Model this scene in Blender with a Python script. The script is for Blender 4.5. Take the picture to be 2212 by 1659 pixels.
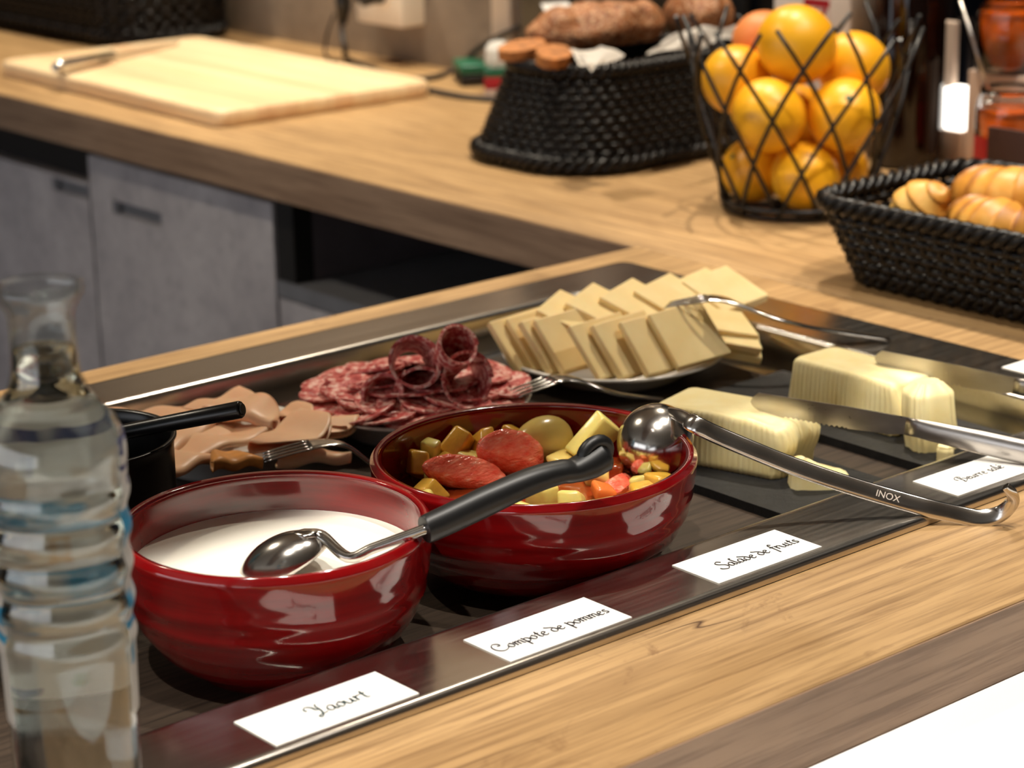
import bpy, bmesh, math, random
from mathutils import Vector, Matrix, Euler
random.seed(7)
R = math.radians
for o in list(bpy.data.objects): bpy.data.objects.remove(o)
sc = bpy.context.scene
COL = sc.collection

# ------------------------------------------------------------------ camera
# metres; x runs along the serving peninsula, y across it, z = 0 is the worktop surface
F, CX, CY, HC = 4914.0, 1106.0, 829.5, 0.515
PIT, YAW, ROLL = R(16.878), R(39.876), R(-1.194)
fw = Vector((math.sin(YAW)*math.cos(PIT), math.cos(YAW)*math.cos(PIT), -math.sin(PIT)))
_r = fw.cross(Vector((0, 0, 1))).normalized(); _u = _r.cross(fw)
rt = _r*math.cos(ROLL)+_u*math.sin(ROLL); up = _u*math.cos(ROLL)-_r*math.sin(ROLL)
cam = bpy.data.cameras.new('camera'); co = bpy.data.objects.new('camera', cam); COL.objects.link(co)
mw = Matrix.Identity(4)
for i in range(3):
    mw[i][0] = rt[i]; mw[i][1] = up[i]; mw[i][2] = -fw[i]
mw[2][3] = HC
co.matrix_world = mw
cam.sensor_width = 36; cam.lens = 36*F/2212; cam.clip_start = .02
cam.dof.use_dof = True; cam.dof.focus_distance = 1.40; cam.dof.aperture_fstop = 8.6
sc.camera = co

def ray(px, py): return fw+rt*((px-CX)/F)-up*((py-CY)/F)
def at(px, py, z):                       # pixel -> point on the horizontal plane z
    d = ray(px, py); t = (z-HC)/d.z
    return Vector((0, 0, HC))+d*t
def atx(px, py, X):                      # pixel -> point on the plane x = X
    d = ray(px, py); t = X/d.x
    return Vector((0, 0, HC))+d*t

# ------------------------------------------------------------------ world, light, exposure
W = bpy.data.worlds.new('room_world'); sc.world = W; W.use_nodes = True
W.node_tree.nodes['Background'].inputs[0].default_value = (.93, .95, 1.0, 1)
W.node_tree.nodes['Background'].inputs[1].default_value = 2.1
vs = sc.view_settings
vs.view_transform = 'Standard'; vs.look = 'None'; vs.gamma = 1; vs.use_curve_mapping = False
vs.exposure = -0.04
ZC = 1.75                                # ceiling
def spot(name, loc, tgt, power, col, size=60, blend=.5, rad=.02):
    l = bpy.data.lights.new(name, 'SPOT'); l.energy = power; l.color = col
    l.spot_size = R(size); l.spot_blend = blend; l.shadow_soft_size = rad
    o = bpy.data.objects.new(name, l); COL.objects.link(o); o.location = loc
    o.rotation_euler = (Vector(tgt)-Vector(loc)).to_track_quat('-Z', 'Y').to_euler()
    return o
WARM = (1, .88, .70); NEUT = (1, .93, .83)
FRONT = [(.55, .70), (1.15, .72), (1.75, .70), (-.05, .68)]
for (x, y) in FRONT: spot('ceiling_downlight_offscreen', (x, y, ZC-.06), (x+.05, y+.16, 0), 72 if x < 1.5 else 36, NEUT, 62, .5)
BACK = [(1.80, 3.30, 104, 78), (1.83, 2.55, 92, 86), (1.83, 1.75, 88, 86), (1.84, 1.12, 52, 46)]       # on the added ceiling track, out of view over the wall counter
for (x, y, p, sz) in BACK: spot('track_spot_offscreen', (x, y, 1.62), (x-.10 if sz > 60 else x, y-.02, 0), p, WARM, sz, .7, .02)
for (x, y, p) in [(-.6, -.4, 9), (.5, -.7, 9), (1.6, -.6, 9), (-1.2, .8, 9), (.3, 2.5, 46), (-.6, 1.8, 12)]:
    spot('ceiling_downlight_offscreen', (x, y, ZC-.06), (x+(.35 if p > 30 else 0), y+(-.7 if p > 30 else .05), 0), p, WARM, 80, .6, .025)

pl_ = bpy.data.lights.new('window_front_offscreen', 'AREA'); pl_.shape = 'RECTANGLE'; pl_.size = 7.0; pl_.size_y = 2.0; pl_.cycles.is_portal = True
po = bpy.data.objects.new('window_front_offscreen', pl_); COL.objects.link(po); po.location = (-3.99, .8, .35); po.rotation_euler = (0, R(-90), 0); po.rotation_euler = Vector((1, 0, 0)).to_track_quat('-Z', 'Z').to_euler()

# ------------------------------------------------------------------ materials
def lin(c):
    return tuple(((v/255)/12.92 if v/255 <= .04045 else ((v/255+.055)/1.055)**2.4) for v in c)
MATS = {}
class NT:
    def __init__(s, name):
        s.m = bpy.data.materials.new(name); s.m.use_nodes = True
        s.t = s.m.node_tree; s.b = s.t.nodes['Principled BSDF']; s._c = None
    def n(s, ty, **kw):
        x = s.t.nodes.new(ty)
        for k, v in kw.items():
            if k in x.inputs: x.inputs[k].default_value = v
            else: setattr(x, k, v)
        return x
    def l(s, a, b): s.t.links.new(a, b)
    def co(s, scale=(1, 1, 1), rot=(0, 0, 0), loc=(0, 0, 0)):
        if s._c is None: s._c = s.n('ShaderNodeTexCoord')
        m = s.n('ShaderNodeMapping'); s.l(s._c.outputs['Object'], m.inputs[0])
        m.inputs['Scale'].default_value = scale; m.inputs['Rotation'].default_value = rot; m.inputs['Location'].default_value = loc
        return m.outputs[0]
    def noise(s, vec, scale=5, detail=4, rough=.55, dist=0):
        x = s.n('ShaderNodeTexNoise'); s.l(vec, x.inputs['Vector'])
        x.inputs['Scale'].default_value = scale; x.inputs['Detail'].default_value = detail
        x.inputs['Roughness'].default_value = rough; x.inputs['Distortion'].default_value = dist
        return x.outputs['Fac']
    def ramp(s, fac, stops, interp='LINEAR'):
        x = s.n('ShaderNodeValToRGB'); s.l(fac, x.inputs[0]); cr = x.color_ramp; cr.interpolation = interp
        while len(cr.elements) < len(stops): cr.elements.new(.5)
        for e, (p, c) in zip(cr.elements, stops):
            e.position = p; e.color = tuple(c)+(1,) if len(c) == 3 else c
        return x.outputs[0]
    def mix(s, fac, a, b, mode='MIX'):
        x = s.n('ShaderNodeMix', data_type='RGBA', blend_type=mode)
        if isinstance(fac, (int, float)): x.inputs[0].default_value = fac
        else: s.l(fac, x.inputs[0])
        for i, v in ((6, a), (7, b)):
            if isinstance(v, tuple): x.inputs[i].default_value = v+(1,) if len(v) == 3 else v
            else: s.l(v, x.inputs[i])
        return x.outputs[2]
    def col(s, v):
        if isinstance(v, tuple): s.b.inputs['Base Color'].default_value = v+(1,)
        else: s.l(v, s.b.inputs['Base Color'])
    def bump(s, h, strength=.3, dist=.002):
        x = s.n('ShaderNodeBump'); s.l(h, x.inputs['Height']); x.inputs['Strength'].default_value = strength
        x.inputs['Distance'].default_value = dist; s.l(x.outputs[0], s.b.inputs['Normal'])
    def set(s, **kw):
        for k, v in kw.items(): s.b.inputs[k.replace('_', ' ')].default_value = v
        return s
def simple(name, col, rough=.5, metal=0, var=.12, vscale=30, bump=0, bscale=200, bdist=.001, **kw):
    t = NT(name); c = lin(col)
    v = t.co()
    dk = tuple(x*(1-var) for x in c); lt = tuple(min(1, x*(1+var)) for x in c)
    t.col(t.ramp(t.noise(v, vscale, 3), [(.3, dk), (.7, lt)]))
    t.set(Roughness=rough, Metallic=metal, **kw)
    if bump: t.bump(t.noise(v, bscale, 3), bump, bdist)
    MATS[name] = t.m
    return t.m

def wood(name, axis, c_lt, c_md, c_dk, rough=.42, crack=True, coarse=1.0):
    t = NT(name)
    def sc_(a, b): return (a, b, b) if axis == 'x' else (b, a, b)
    warp = t.co(sc_(1.5*coarse, 6*coarse))
    base = t.noise(warp, 1.6, 4, .55, 1.2)
    fine = t.noise(t.co(sc_(7*coarse, 190*coarse)), 1, 5, .65)
    mid = t.noise(t.co(sc_(3.2*coarse, 38*coarse)), 1, 4, .6, .6)
    c = t.ramp(base, [(.28, lin(c_md)), (.5, lin(c_lt)), (.72, lin(c_md))])
    c = t.mix(t.ramp(mid, [(.42, (0, 0, 0)), (.75, (.55, .55, .55))]), c, lin(c_dk))
    c = t.mix(t.ramp(fine, [(.46, (0, 0, 0)), (.66, (.75, .75, .75))]), c, lin(c_dk))
    if crack:
        ck = t.noise(t.co(sc_(2.3, 26), loc=(3.1, 1.7, 0)), 1, 2, .4, .3)
        msk = t.noise(t.co(sc_(3, 9), loc=(9, 2, 0)), 1, 2)
        line = t.ramp(ck, [(.494, (0, 0, 0)), (.5, (1, 1, 1)), (.506, (0, 0, 0))])
        keep = t.ramp(msk, [(.53, (0, 0, 0)), (.58, (1, 1, 1))])
        c = t.mix(t.mix(1.0, line, keep, 'MULTIPLY'), c, lin((74, 46, 26)))
        kn = t.noise(t.co(sc_(7, 13), loc=(.2, .45, 0)), 1, 5, .7, 2.0)
        c = t.mix(t.ramp(kn, [(.60, (0, 0, 0)), (.70, (.6, .6, .6))]), c, lin((110, 76, 48)))
    t.col(c); t.set(Roughness=rough)
    t.bump(fine, .10, .0006)
    MATS[name] = t.m
    return t.m

wood('oak_x', 'x', (190, 154, 107), (174, 138, 92), (122, 91, 58))
wood('oak_y', 'y', (190, 154, 107), (174, 138, 92), (122, 91, 58), crack=False)
wood('edge_x', 'x', (166, 136, 110), (150, 120, 95), (112, 86, 66), .5, False)
wood('edge_y', 'y', (166, 136, 110), (150, 120, 95), (112, 86, 66), .5, False)
wood('board_wood', 'y', (240, 206, 156), (232, 192, 138), (214, 168, 112), .45, False, 1.4)
wood('insert_wood', 'x', (70, 58, 48), (56, 46, 38), (28, 23, 20), .5, False, 1.3)
MATS['insert_wood'].node_tree.nodes['Principled BSDF'].inputs['Specular IOR Level'].default_value = .22

def concrete(name, a, b, scale=9):
    t = NT(name); v = t.co()
    n1 = t.noise(v, scale, 6, .6); n2 = t.noise(v, scale*6, 3)
    c = t.ramp(n1, [(.3, lin(a)), (.7, lin(b))])
    c = t.mix(t.ramp(n2, [(.5, (0, 0, 0)), (.8, (.4, .4, .4))]), c, lin(tuple(x*.75 for x in a)))
    t.col(c); t.set(Roughness=.6); t.bump(n2, .1, .001); MATS[name] = t.m
concrete('concrete_door', (158, 152, 154), (196, 190, 190), 11)
concrete('concrete_wall', (120, 106, 92), (156, 140, 122), 7)

def steel(name, col, rough, brush=None, amt=.12):
    t = NT(name); t.set(Metallic=1.0); v = t.co((1, 1, 1) if not brush else brush)
    n = t.noise(v, 1 if brush else 60, 4, .6)
    c = lin(col); t.col(t.ramp(n, [(.3, tuple(x*.88 for x in c)), (.7, c)]))
    m = t.n('ShaderNodeMapRange'); t.l(n, m.inputs[0]); m.inputs[3].default_value = max(.03, rough-amt); m.inputs[4].default_value = rough+amt
    t.l(m.outputs[0], t.b.inputs['Roughness'])
    MATS[name] = t.m
steel('steel_brushed', (204, 198, 190), .22, (6, 260, 260), .07)
steel('steel_polish', (214, 210, 204), .17, None, .06)
steel('steel_knife', (196, 190, 184), .30, (180, 8, 180), .07)
steel('steel_black', (66, 64, 66), .28, None, .08)

def spot_dirt_white():
    t = NT('white_laminate'); v = t.co()
    sp = t.noise(t.co((90, 90, 90)), 1, 4, .7)
    band = t.n('ShaderNodeSeparateXYZ'); t.l(v, band.inputs[0])
    mr = t.n('ShaderNodeMapRange'); t.l(band.outputs['Y'], mr.inputs[0]); mr.inputs[1].default_value = .69; mr.inputs[2].default_value = .765
    g = t.n('ShaderNodeMath', operation='MULTIPLY'); t.l(mr.outputs[0], g.inputs[0])
    t.l(t.ramp(sp, [(.44, (0, 0, 0)), (.6, (1, 1, 1))]), g.inputs[1])
    t.col(t.mix(g.outputs[0], lin((250, 249, 246)), lin((176, 178, 150)))); t.set(Roughness=.4)
    MATS['white_laminate'] = t.m
spot_dirt_white()
def glaze():
    t = NT('red_glaze'); v = t.co((1, 1, 14))
    n = t.noise(v, 9, 4)
    t.col(t.ramp(n, [(.3, lin((104, 6, 9))), (.7, lin((142, 11, 14)))]))
    t.set(Roughness=.12, Coat_Weight=.7, Coat_Roughness=.04); t.b.inputs['IOR'].default_value = 1.55
    MATS['red_glaze'] = t.m
glaze()
simple('yogurt_white', (246, 242, 230), .28, var=.02)
simple('black_plastic', (17, 17, 18), .42, var=.2)
simple('black_satin', (14, 13, 14), .3, var=.2)
simple('slate', (26, 26, 27), .55, var=.25, vscale=120, bump=.5, bscale=260, Specular_IOR_Level=.25)
simple('porcelain', (226, 222, 216), .14, var=.02)
simple('paper_white', (248, 246, 242), .55, var=.015)
simple('ink', (26, 24, 26), .6, var=.1)
simple('green_ink', (34, 60, 62), .6, var=.1)
simple('wicker_black', (16, 12, 10), .36, var=.6, vscale=60, Specular_IOR_Level=.32)
simple('wire_black', (16, 15, 15), .4, var=.1)
simple('napkin', (236, 232, 226), .8, var=.03)
_n = MATS['napkin']; _t = _n.node_tree; _b = _t.nodes['Principled BSDF']; _tr = _t.nodes.new('ShaderNodeBsdfTranslucent'); _tr.inputs[0].default_value = (.86, .84, .80, 1)
_m = _t.nodes.new('ShaderNodeMixShader'); _m.inputs[0].default_value = .4; _t.links.new(_b.outputs[0], _m.inputs[1]); _t.links.new(_tr.outputs[0], _m.inputs[2]); _t.links.new(_m.outputs[0], _t.nodes['Material Output'].inputs[0])
simple('carton_white', (226, 214, 202), .6, var=.03)
simple('carton_pink', (214, 190, 172), .6, var=.05)
simple('brand_red', (176, 20, 30), .5, var=.04)
simple('packet_green', (16, 92, 66), .35, var=.12)
simple('plug_black', (14, 13, 13), .45)
simple('socket_white', (238, 226, 208), .4, var=.03)
simple('cable_black', (34, 30, 30), .5)
simple('glass_dark', (24, 9, 5), .08, var=.2)
simple('sign_brown', (58, 34, 28), .5, var=.1)
simple('painted_night', (6, 9, 16), .2, var=.1)  # darkness outside the window, painted into the pane colour
simple('white_trim', (224, 208, 190), .5, var=.03)
simple('floor_tile', (70, 66, 64), .5, var=.15)
simple('ceiling_paint', (176, 166, 152), .8, var=.05)
simple('room_wall', (150, 134, 116), .8, var=.1)
simple('cabinet_dark', (22, 19, 18), .6)
simple('cabinet_inner', (96, 88, 92), .6, var=.1)
simple('shelf_grey', (112, 112, 116), .55, var=.1)
simple('hood_wood', (84, 60, 42), .6)
simple('bread_crust', (176, 112, 56), .7, var=.45, vscale=90, bump=.6, bscale=160)
simple('bread_crumb', (214, 168, 108), .8, var=.12, vscale=120)
simple('jam_orange', (196, 84, 8), .1, var=.3, vscale=40, Transmission_Weight=.25)
simple('jam_dark', (92, 30, 8), .12, var=.3, vscale=40)
simple('label_blue', (96, 176, 212), .35, var=.05)

def orange_peel():
    t = NT('orange_peel'); v = t.co()
    t.col(t.ramp(t.noise(v, 14, 3), [(.3, lin((240, 166, 18))), (.7, lin((248, 186, 36)))]))
    t.set(Roughness=.38); t.bump(t.noise(v, 420, 2), .25, .0006); MATS['orange_peel'] = t.m
orange_peel()
simple('peach_skin', (232, 138, 72), .5, var=.12, vscale=20)
def butter_m():
    t = NT('butter'); v = t.co()
    t.col(t.ramp(t.noise(v, 50, 4), [(.3, lin((244, 224, 160))), (.7, lin((250, 236, 184)))]))
    t.set(Roughness=.42, Subsurface_Weight=.12, Subsurface_Scale=.003); t.b.inputs['Subsurface Radius'].default_value = (1, .7, .3)
    t.bump(t.noise(v, 130, 3), .12, .001); MATS['butter'] = t.m
butter_m()
def cheese_m():
    t = NT('cheese'); v = t.co()
    t.col(t.ramp(t.noise(v, 26, 3), [(.3, lin((236, 206, 140))), (.7, lin((246, 222, 164)))]))
    t.set(Roughness=.5, Subsurface_Weight=.15, Subsurface_Scale=.005)
    t.bump(t.noise(v, 90, 3), .08, .001); MATS['cheese'] = t.m
cheese_m()
def salami_m():
    t = NT('salami'); v = t.co()
    vo = t.n('ShaderNodeTexVoronoi', feature='SMOOTH_F1'); t.l(v, vo.inputs['Vector']); vo.inputs['Scale'].default_value = 260; vo.inputs['Randomness'].default_value = 1
    n = t.noise(v, 190, 3, .6)
    c = t.ramp(n, [(.34, lin((168, 54, 54))), (.48, lin((204, 96, 92))), (.55, lin((232, 164, 152))), (.64, lin((242, 206, 194)))])
    t.col(c); t.set(Roughness=.36); t.bump(n, .3, .001); MATS['salami'] = t.m
salami_m()
def ham_m():
    t = NT('ham'); v = t.co()
    t.col(t.ramp(t.noise(v, 24, 4), [(.3, lin((236, 180, 140))), (.7, lin((244, 198, 160)))]))
    t.set(Roughness=.42, Subsurface_Weight=.2, Subsurface_Scale=.004); t.bump(t.noise(v, 160, 2), .1, .001); MATS['ham'] = t.m
ham_m()
simple('ham_rind', (210, 142, 70), .45, var=.3, vscale=60)
def grapefruit_m():
    t = NT('grapefruit'); v = t.co((1, 1, 1))
    n = t.noise(t.co((110, 300, 300)), 1, 2, .5)
    t.col(t.ramp(n, [(.30, lin((238, 88, 66))), (.62, lin((250, 134, 106))), (.80, lin((254, 190, 166)))]))
    t.set(Roughness=.2, Subsurface_Weight=.2, Subsurface_Scale=.004, Coat_Weight=.6, Coat_Roughness=.08); t.bump(t.noise(t.co((200, 520, 520)), 1, 2, .5), .9, .0014); MATS['grapefruit'] = t.m
grapefruit_m()
simple('pineapple', (218, 168, 62), .28, var=.22, vscale=90, bump=.3, bscale=260, Subsurface_Weight=.2, Subsurface_Scale=.004)
simple('melon', (226, 208, 118), .26, var=.12, vscale=60, bump=.15, Subsurface_Weight=.2, Subsurface_Scale=.004)
simple('pear_flesh', (214, 186, 104), .22, var=.1, vscale=50, Subsurface_Weight=.2, Subsurface_Scale=.004)
simple('papaya', (222, 118, 52), .24, var=.15, vscale=60, Subsurface_Weight=.2, Subsurface_Scale=.004)
simple('syrup', (128, 48, 18), .06, var=.2, vscale=40)
def croissant_m():
    t = NT('croissant'); v = t.co()
    a = t.n('ShaderNodeAttribute', attribute_name='toast')
    n = t.noise(v, 45, 4)
    m = t.n('ShaderNodeMath', operation='ADD'); t.l(a.outputs['Fac'], m.inputs[0])
    n2 = t.n('ShaderNodeMath', operation='MULTIPLY_ADD'); t.l(n, n2.inputs[0]); n2.inputs[1].default_value = .7; n2.inputs[2].default_value = -.35
    t.l(n2.outputs[0], m.inputs[1])
    t.col(t.ramp(m.outputs[0], [(.1, lin((238, 196, 112))), (.45, lin((214, 150, 60))), (.85, lin((140, 76, 22)))]))
    t.set(Roughness=.42); t.bump(n, .15, .002); MATS['croissant'] = t.m
croissant_m()
def seed_crust():
    t = NT('seed_crust'); v = t.co()
    n = t.noise(v, 34, 4); s = t.noise(v, 210, 2)
    c = t.ramp(n, [(.3, lin((112, 62, 28))), (.7, lin((168, 104, 56)))])
    c = t.mix(t.ramp(s, [(.52, (0, 0, 0)), (.6, (.8, .8, .8))]), c, lin((202, 158, 118)))
    c = t.mix(t.ramp(t.noise(t.co(loc=(4, 4, 4)), 150, 2), [(.6, (0, 0, 0)), (.66, (.9, .9, .9))]), c, lin((52, 36, 30)))
    t.col(c); t.set(Roughness=.6); t.bump(s, .8, .003); MATS['seed_crust'] = t.m
seed_crust()
def clear(name, ior, rough=0., col=(1, 1, 1)):
    t = NT(name); t.set(Roughness=rough, Transmission_Weight=1.0, IOR=ior); t.b.inputs['Base Color'].default_value = col+(1,)
    MATS[name] = t.m
def thin_glass():
    t = NT('bottle_glass'); out = t.t.nodes['Material Output']; t.t.nodes.remove(t.b)
    tr_ = t.n('ShaderNodeBsdfTransparent'); tr_.inputs[0].default_value = (.95, .965, .955, 1)
    gl = t.n('ShaderNodeBsdfGlossy'); gl.inputs['Roughness'].default_value = .03
    lw = t.n('ShaderNodeLayerWeight'); lw.inputs[0].default_value = .5
    pw = t.n('ShaderNodeMath', operation='POWER'); t.l(lw.outputs['Facing'], pw.inputs[0]); pw.inputs[1].default_value = 4
    fr = t.n('ShaderNodeMath', operation='MULTIPLY_ADD'); t.l(pw.outputs[0], fr.inputs[0]); fr.inputs[1].default_value = .7; fr.inputs[2].default_value = .05
    mx_ = t.n('ShaderNodeMixShader'); t.l(fr.outputs[0], mx_.inputs[0]); t.l(tr_.outputs[0], mx_.inputs[1]); t.l(gl.outputs[0], mx_.inputs[2])
    t.l(mx_.outputs[0], out.inputs[0]); MATS['bottle_glass'] = t.m
thin_glass()
clear('water', 1.33, 0, (.97, .985, .985))
clear('jar_glass', 1.45, 0)
def bottle_label():
    t = NT('bottle_label'); v = t.co()
    sx = t.n('ShaderNodeSeparateXYZ'); t.l(v, sx.inputs[0])
    wob = t.noise(t.co((22, 22, 30)), 1, 3)
    zz = t.n('ShaderNodeMath', operation='MULTIPLY_ADD'); t.l(wob, zz.inputs[0]); zz.inputs[1].default_value = .014; t.l(sx.outputs['Z'], zz.inputs[2])
    base = lin((214, 210, 206)); blue = lin((52, 150, 196)); navy = lin((54, 66, 116)); ora = lin((196, 146, 84)); grn = lin((140, 158, 104))
    def band(lo, hi):
        a = t.n('ShaderNodeMath', operation='GREATER_THAN'); t.l(zz.outputs[0], a.inputs[0]); a.inputs[1].default_value = lo+.007
        b = t.n('ShaderNodeMath', operation='LESS_THAN'); t.l(zz.outputs[0], b.inputs[0]); b.inputs[1].default_value = hi+.007
        m = t.n('ShaderNodeMath', operation='MULTIPLY'); t.l(a.outputs[0], m.inputs[0]); t.l(b.outputs[0], m.inputs[1]); return m.outputs[0]
    def pat(sc3, thr, loc): return t.ramp(t.noise(t.co(sc3, loc=loc), 1, 2), [(thr, (0, 0, 0)), (thr+.08, (1, 1, 1))])
    c = base
    for lo, hi, cc, pt in ((.101, .1045, blue, None), (.110, .119, blue, pat((30, 30, 30), .42, (1, 0, 0))), (.127, .133, ora, pat((70, 70, 20), .52, (0, 3, 0))), (.140, .160, blue, pat((45, 45, 45), .44, (2, 2, 0))), (.170, .1765, navy, pat((110, 110, 10), .50, (5, 1, 0))), (.180, .1835, navy, pat((60, 60, 10), .40, (0, 1, 2))), (.188, .206, navy, pat((55, 55, 60), .50, (3, 1, 2))),
                           (.083, .098, blue, pat((60, 60, 30), .60, (4, 4, 4))), (.058, .064, navy, pat((80, 80, 60), .56, (7, 1, 0))), (.062, .070, grn, pat((70, 70, 60), .62, (1, 8, 0)))):
        f = band(lo, hi)
        if pt is not None:
            m = t.n('ShaderNodeMath', operation='MULTIPLY'); t.l(f, m.inputs[0]); t.l(pt, m.inputs[1]); f = m.outputs[0]
        c = t.mix(f, c, cc)
    out = t.t.nodes['Material Output']; t.col(c); t.set(Roughness=.3)
    tl_ = t.n('ShaderNodeBsdfTranslucent'); t.l(c, tl_.inputs[0])
    tp_ = t.n('ShaderNodeBsdfTransparent')
    m1 = t.n('ShaderNodeMixShader'); m1.inputs[0].default_value = .55; t.l(t.b.outputs[0], m1.inputs[1]); t.l(tl_.outputs[0], m1.inputs[2])
    m2 = t.n('ShaderNodeMixShader'); m2.inputs[0].default_value = .12; t.l(m1.outputs[0], m2.inputs[1]); t.l(tp_.outputs[0], m2.inputs[2])
    t.l(m2.outputs[0], out.inputs[0]); MATS['bottle_label'] = t.m
bottle_label()
def emit(name, col, s):
    t = NT(name); t.b.inputs['Emission Color'].default_value = col+(1,); t.b.inputs['Emission Strength'].default_value = s
    t.col(col); MATS[name] = t.m
emit('lamp_glow', (1, .95, .86), 3.0)

# ------------------------------------------------------------------ mesh tools
class MB:
    def __init__(s): s.v = []; s.f = []; s.sm = []
    def add(s, vs, fs, smooth=True):
        o = len(s.v); s.v += [Vector(v) for v in vs]
        s.f += [tuple(i+o for i in f) for f in fs]; s.sm += [smooth]*len(fs); return s
    def box(s, lo, hi, bev=0):
        if bev <= 0:
            x0, y0, z0 = lo; x1, y1, z1 = hi
            vs = [(x, y, z) for z in (z0, z1) for y in (y0, y1) for x in (x0, x1)]
            return s.add(vs, [(0, 2, 3, 1), (4, 5, 7, 6), (0, 1, 5, 4), (2, 6, 7, 3), (0, 4, 6, 2), (1, 3, 7, 5)], False)
        bm = bmesh.new(); bmesh.ops.create_cube(bm, size=1)
        for v in bm.verts:
            v.co = Vector([(lo[i]+hi[i])/2+v.co[i]*(hi[i]-lo[i]) for i in range(3)])
        bmesh.ops.bevel(bm, geom=bm.edges[:], offset=bev, segments=3, profile=.5, affect='EDGES')
        bm.verts.index_update()
        s.add([v.co.copy() for v in bm.verts], [tuple(v.index for v in f.verts) for f in bm.faces], True); bm.free(); return s
    def lathe(s, prof, n=48, c=(0, 0, 0), closed=False):
        vs = []; fs = []; m = len(prof); c = Vector(c)
        for (r, z) in prof:
            for k in range(n):
                a = 2*math.pi*k/n; vs.append(c+Vector((r*math.cos(a), r*math.sin(a), z)))
        for i in range(m-1 if not closed else m):
            j = (i+1) % m
            for k in range(n):
                l = (k+1) % n; fs.append((i*n+k, i*n+l, j*n+l, j*n+k))
        return s.add(vs, fs)
    def cap(s, ring): return s.add(ring, [tuple(range(len(ring)))], False)
    def tube(s, path, rad, n=8, closed=False, flat=None, caps=True, face=None):
        P = [Vector(p) for p in path]; m = len(P)
        rr = rad if isinstance(rad, (list, tuple)) else [rad]*m
        vs = []; fs = []; prev = None
        for i in range(m):
            if closed: t = P[(i+1) % m]-P[i-1]
            else: t = P[min(i+1, m-1)]-P[max(i-1, 0)]
            t.normalize()
            if face is not None:
                side = t.cross(Vector(face)-P[i]).normalized()
                if prev is not None and side.dot(prev) < 0: side = -side
                prev = side; nn = side.cross(t)
            elif flat is not None:
                side = t.cross(Vector(flat)).normalized(); nn = side.cross(t)
            else:
                if prev is None:
                    a = Vector((0, 0, 1)) if abs(t.z) < .9 else Vector((1, 0, 0))
                    side = t.cross(a).normalized()
                else: side = (prev-t*prev.dot(t)).normalized()
                prev = side; nn = side.cross(t)
            ra = rr[i]; ra, rb = ra if isinstance(ra, tuple) else (ra, ra)
            for k in range(n):
                a = 2*math.pi*(k+.5)/n
                vs.append(P[i]+side*(ra*math.cos(a))+nn*(rb*math.sin(a)))
        for i in range(m if closed else m-1):
            j = (i+1) % m
            for k in range(n):
                l = (k+1) % n; fs.append((i*n+k, i*n+l, j*n+l, j*n+k))
        s.add(vs, fs)
        if caps and not closed:
            o = len(s.v)-len(vs)
            s.f += [tuple(o+k for k in reversed(range(n))), tuple(o+(m-1)*n+k for k in range(n))]; s.sm += [False, False]
        return s
    def grid(s, fn, nu, nv, cu=False):
        vs = [fn(i/(nu if cu else nu-1), j/(nv-1)) for j in range(nv) for i in range(nu)]; fs = []
        for j in range(nv-1):
            for i in range(nu if cu else nu-1):
                k = (i+1) % nu; fs.append((j*nu+i, j*nu+k, (j+1)*nu+k, (j+1)*nu+i))
        return s.add(vs, fs)
    def prism(s, poly, z0, z1):
        n = len(poly); vs = [(x, y, z0) for x, y in poly]+[(x, y, z1) for x, y in poly]
        fs = [tuple(reversed(range(n))), tuple(range(n, 2*n))]+[(i, (i+1) % n, n+(i+1) % n, n+i) for i in range(n)]
        return s.add(vs, fs, False)
    def xf(s, M): s.v = [M @ v for v in s.v]; return s
    def mesh(s, name, mat, origin=(0, 0, 0)):
        me = bpy.data.meshes.new(name); o = Vector(origin)
        me.from_pydata([v-o for v in s.v], [], s.f)
        me.polygons.foreach_set('use_smooth', s.sm)
        bm = bmesh.new(); bm.from_mesh(me); bmesh.ops.recalc_face_normals(bm, faces=bm.faces[:]); bm.to_mesh(me); bm.free()
        me.materials.append(MATS[mat]); me.update()
        return me
def props(o, label=None, cat=None, group=None, kind=None):
    if label: o['label'] = label
    if cat: o['category'] = cat
    if group: o['group'] = group
    if kind: o['kind'] = kind
    return o
def link(name, me, loc=(0, 0, 0), parent=None):
    o = bpy.data.objects.new(name, me); COL.objects.link(o); o.location = loc
    if parent: o.parent = parent
    return o
def one(name, mb, mat, label, cat, origin=None, group=None, kind=None):      # a thing that is one mesh
    if origin is None:
        xs = [v.x for v in mb.v]; ys = [v.y for v in mb.v]; zs = [v.z for v in mb.v]
        origin = ((min(xs)+max(xs))/2, (min(ys)+max(ys))/2, min(zs))
    return props(link(name, mb.mesh(name, mat, origin), origin), label, cat, group, kind)
def thing(name, label, cat, loc, group=None):
    return props(link(name, None, loc), label, cat, group)
def part(name, mb, mat, parent, label=None, kind=None):                       # world-space mesh under its thing
    base = parent; off = Vector((0, 0, 0))
    while base: off += base.location; base = base.parent
    o = link(name, mb.mesh(name, mat), -off, parent)
    return props(o, label, None, None, kind)
def struct(name, mb, mat): return props(link(name, mb.mesh(name, mat)), None, None, None, 'structure')
def catmull(P, n=8):
    P = [Vector(p) for p in P]; out = []
    for i in range(len(P)-1):
        a = P[max(i-1, 0)]; b = P[i]; c = P[i+1]; d = P[min(i+2, len(P)-1)]
        for k in range(n):
            t = k/n
            out.append(.5*((2*b)+(c-a)*t+(2*a-5*b+4*c-d)*t*t+(3*b-a-3*c+d)*t**3))
    out.append(P[-1]); return out
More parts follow.
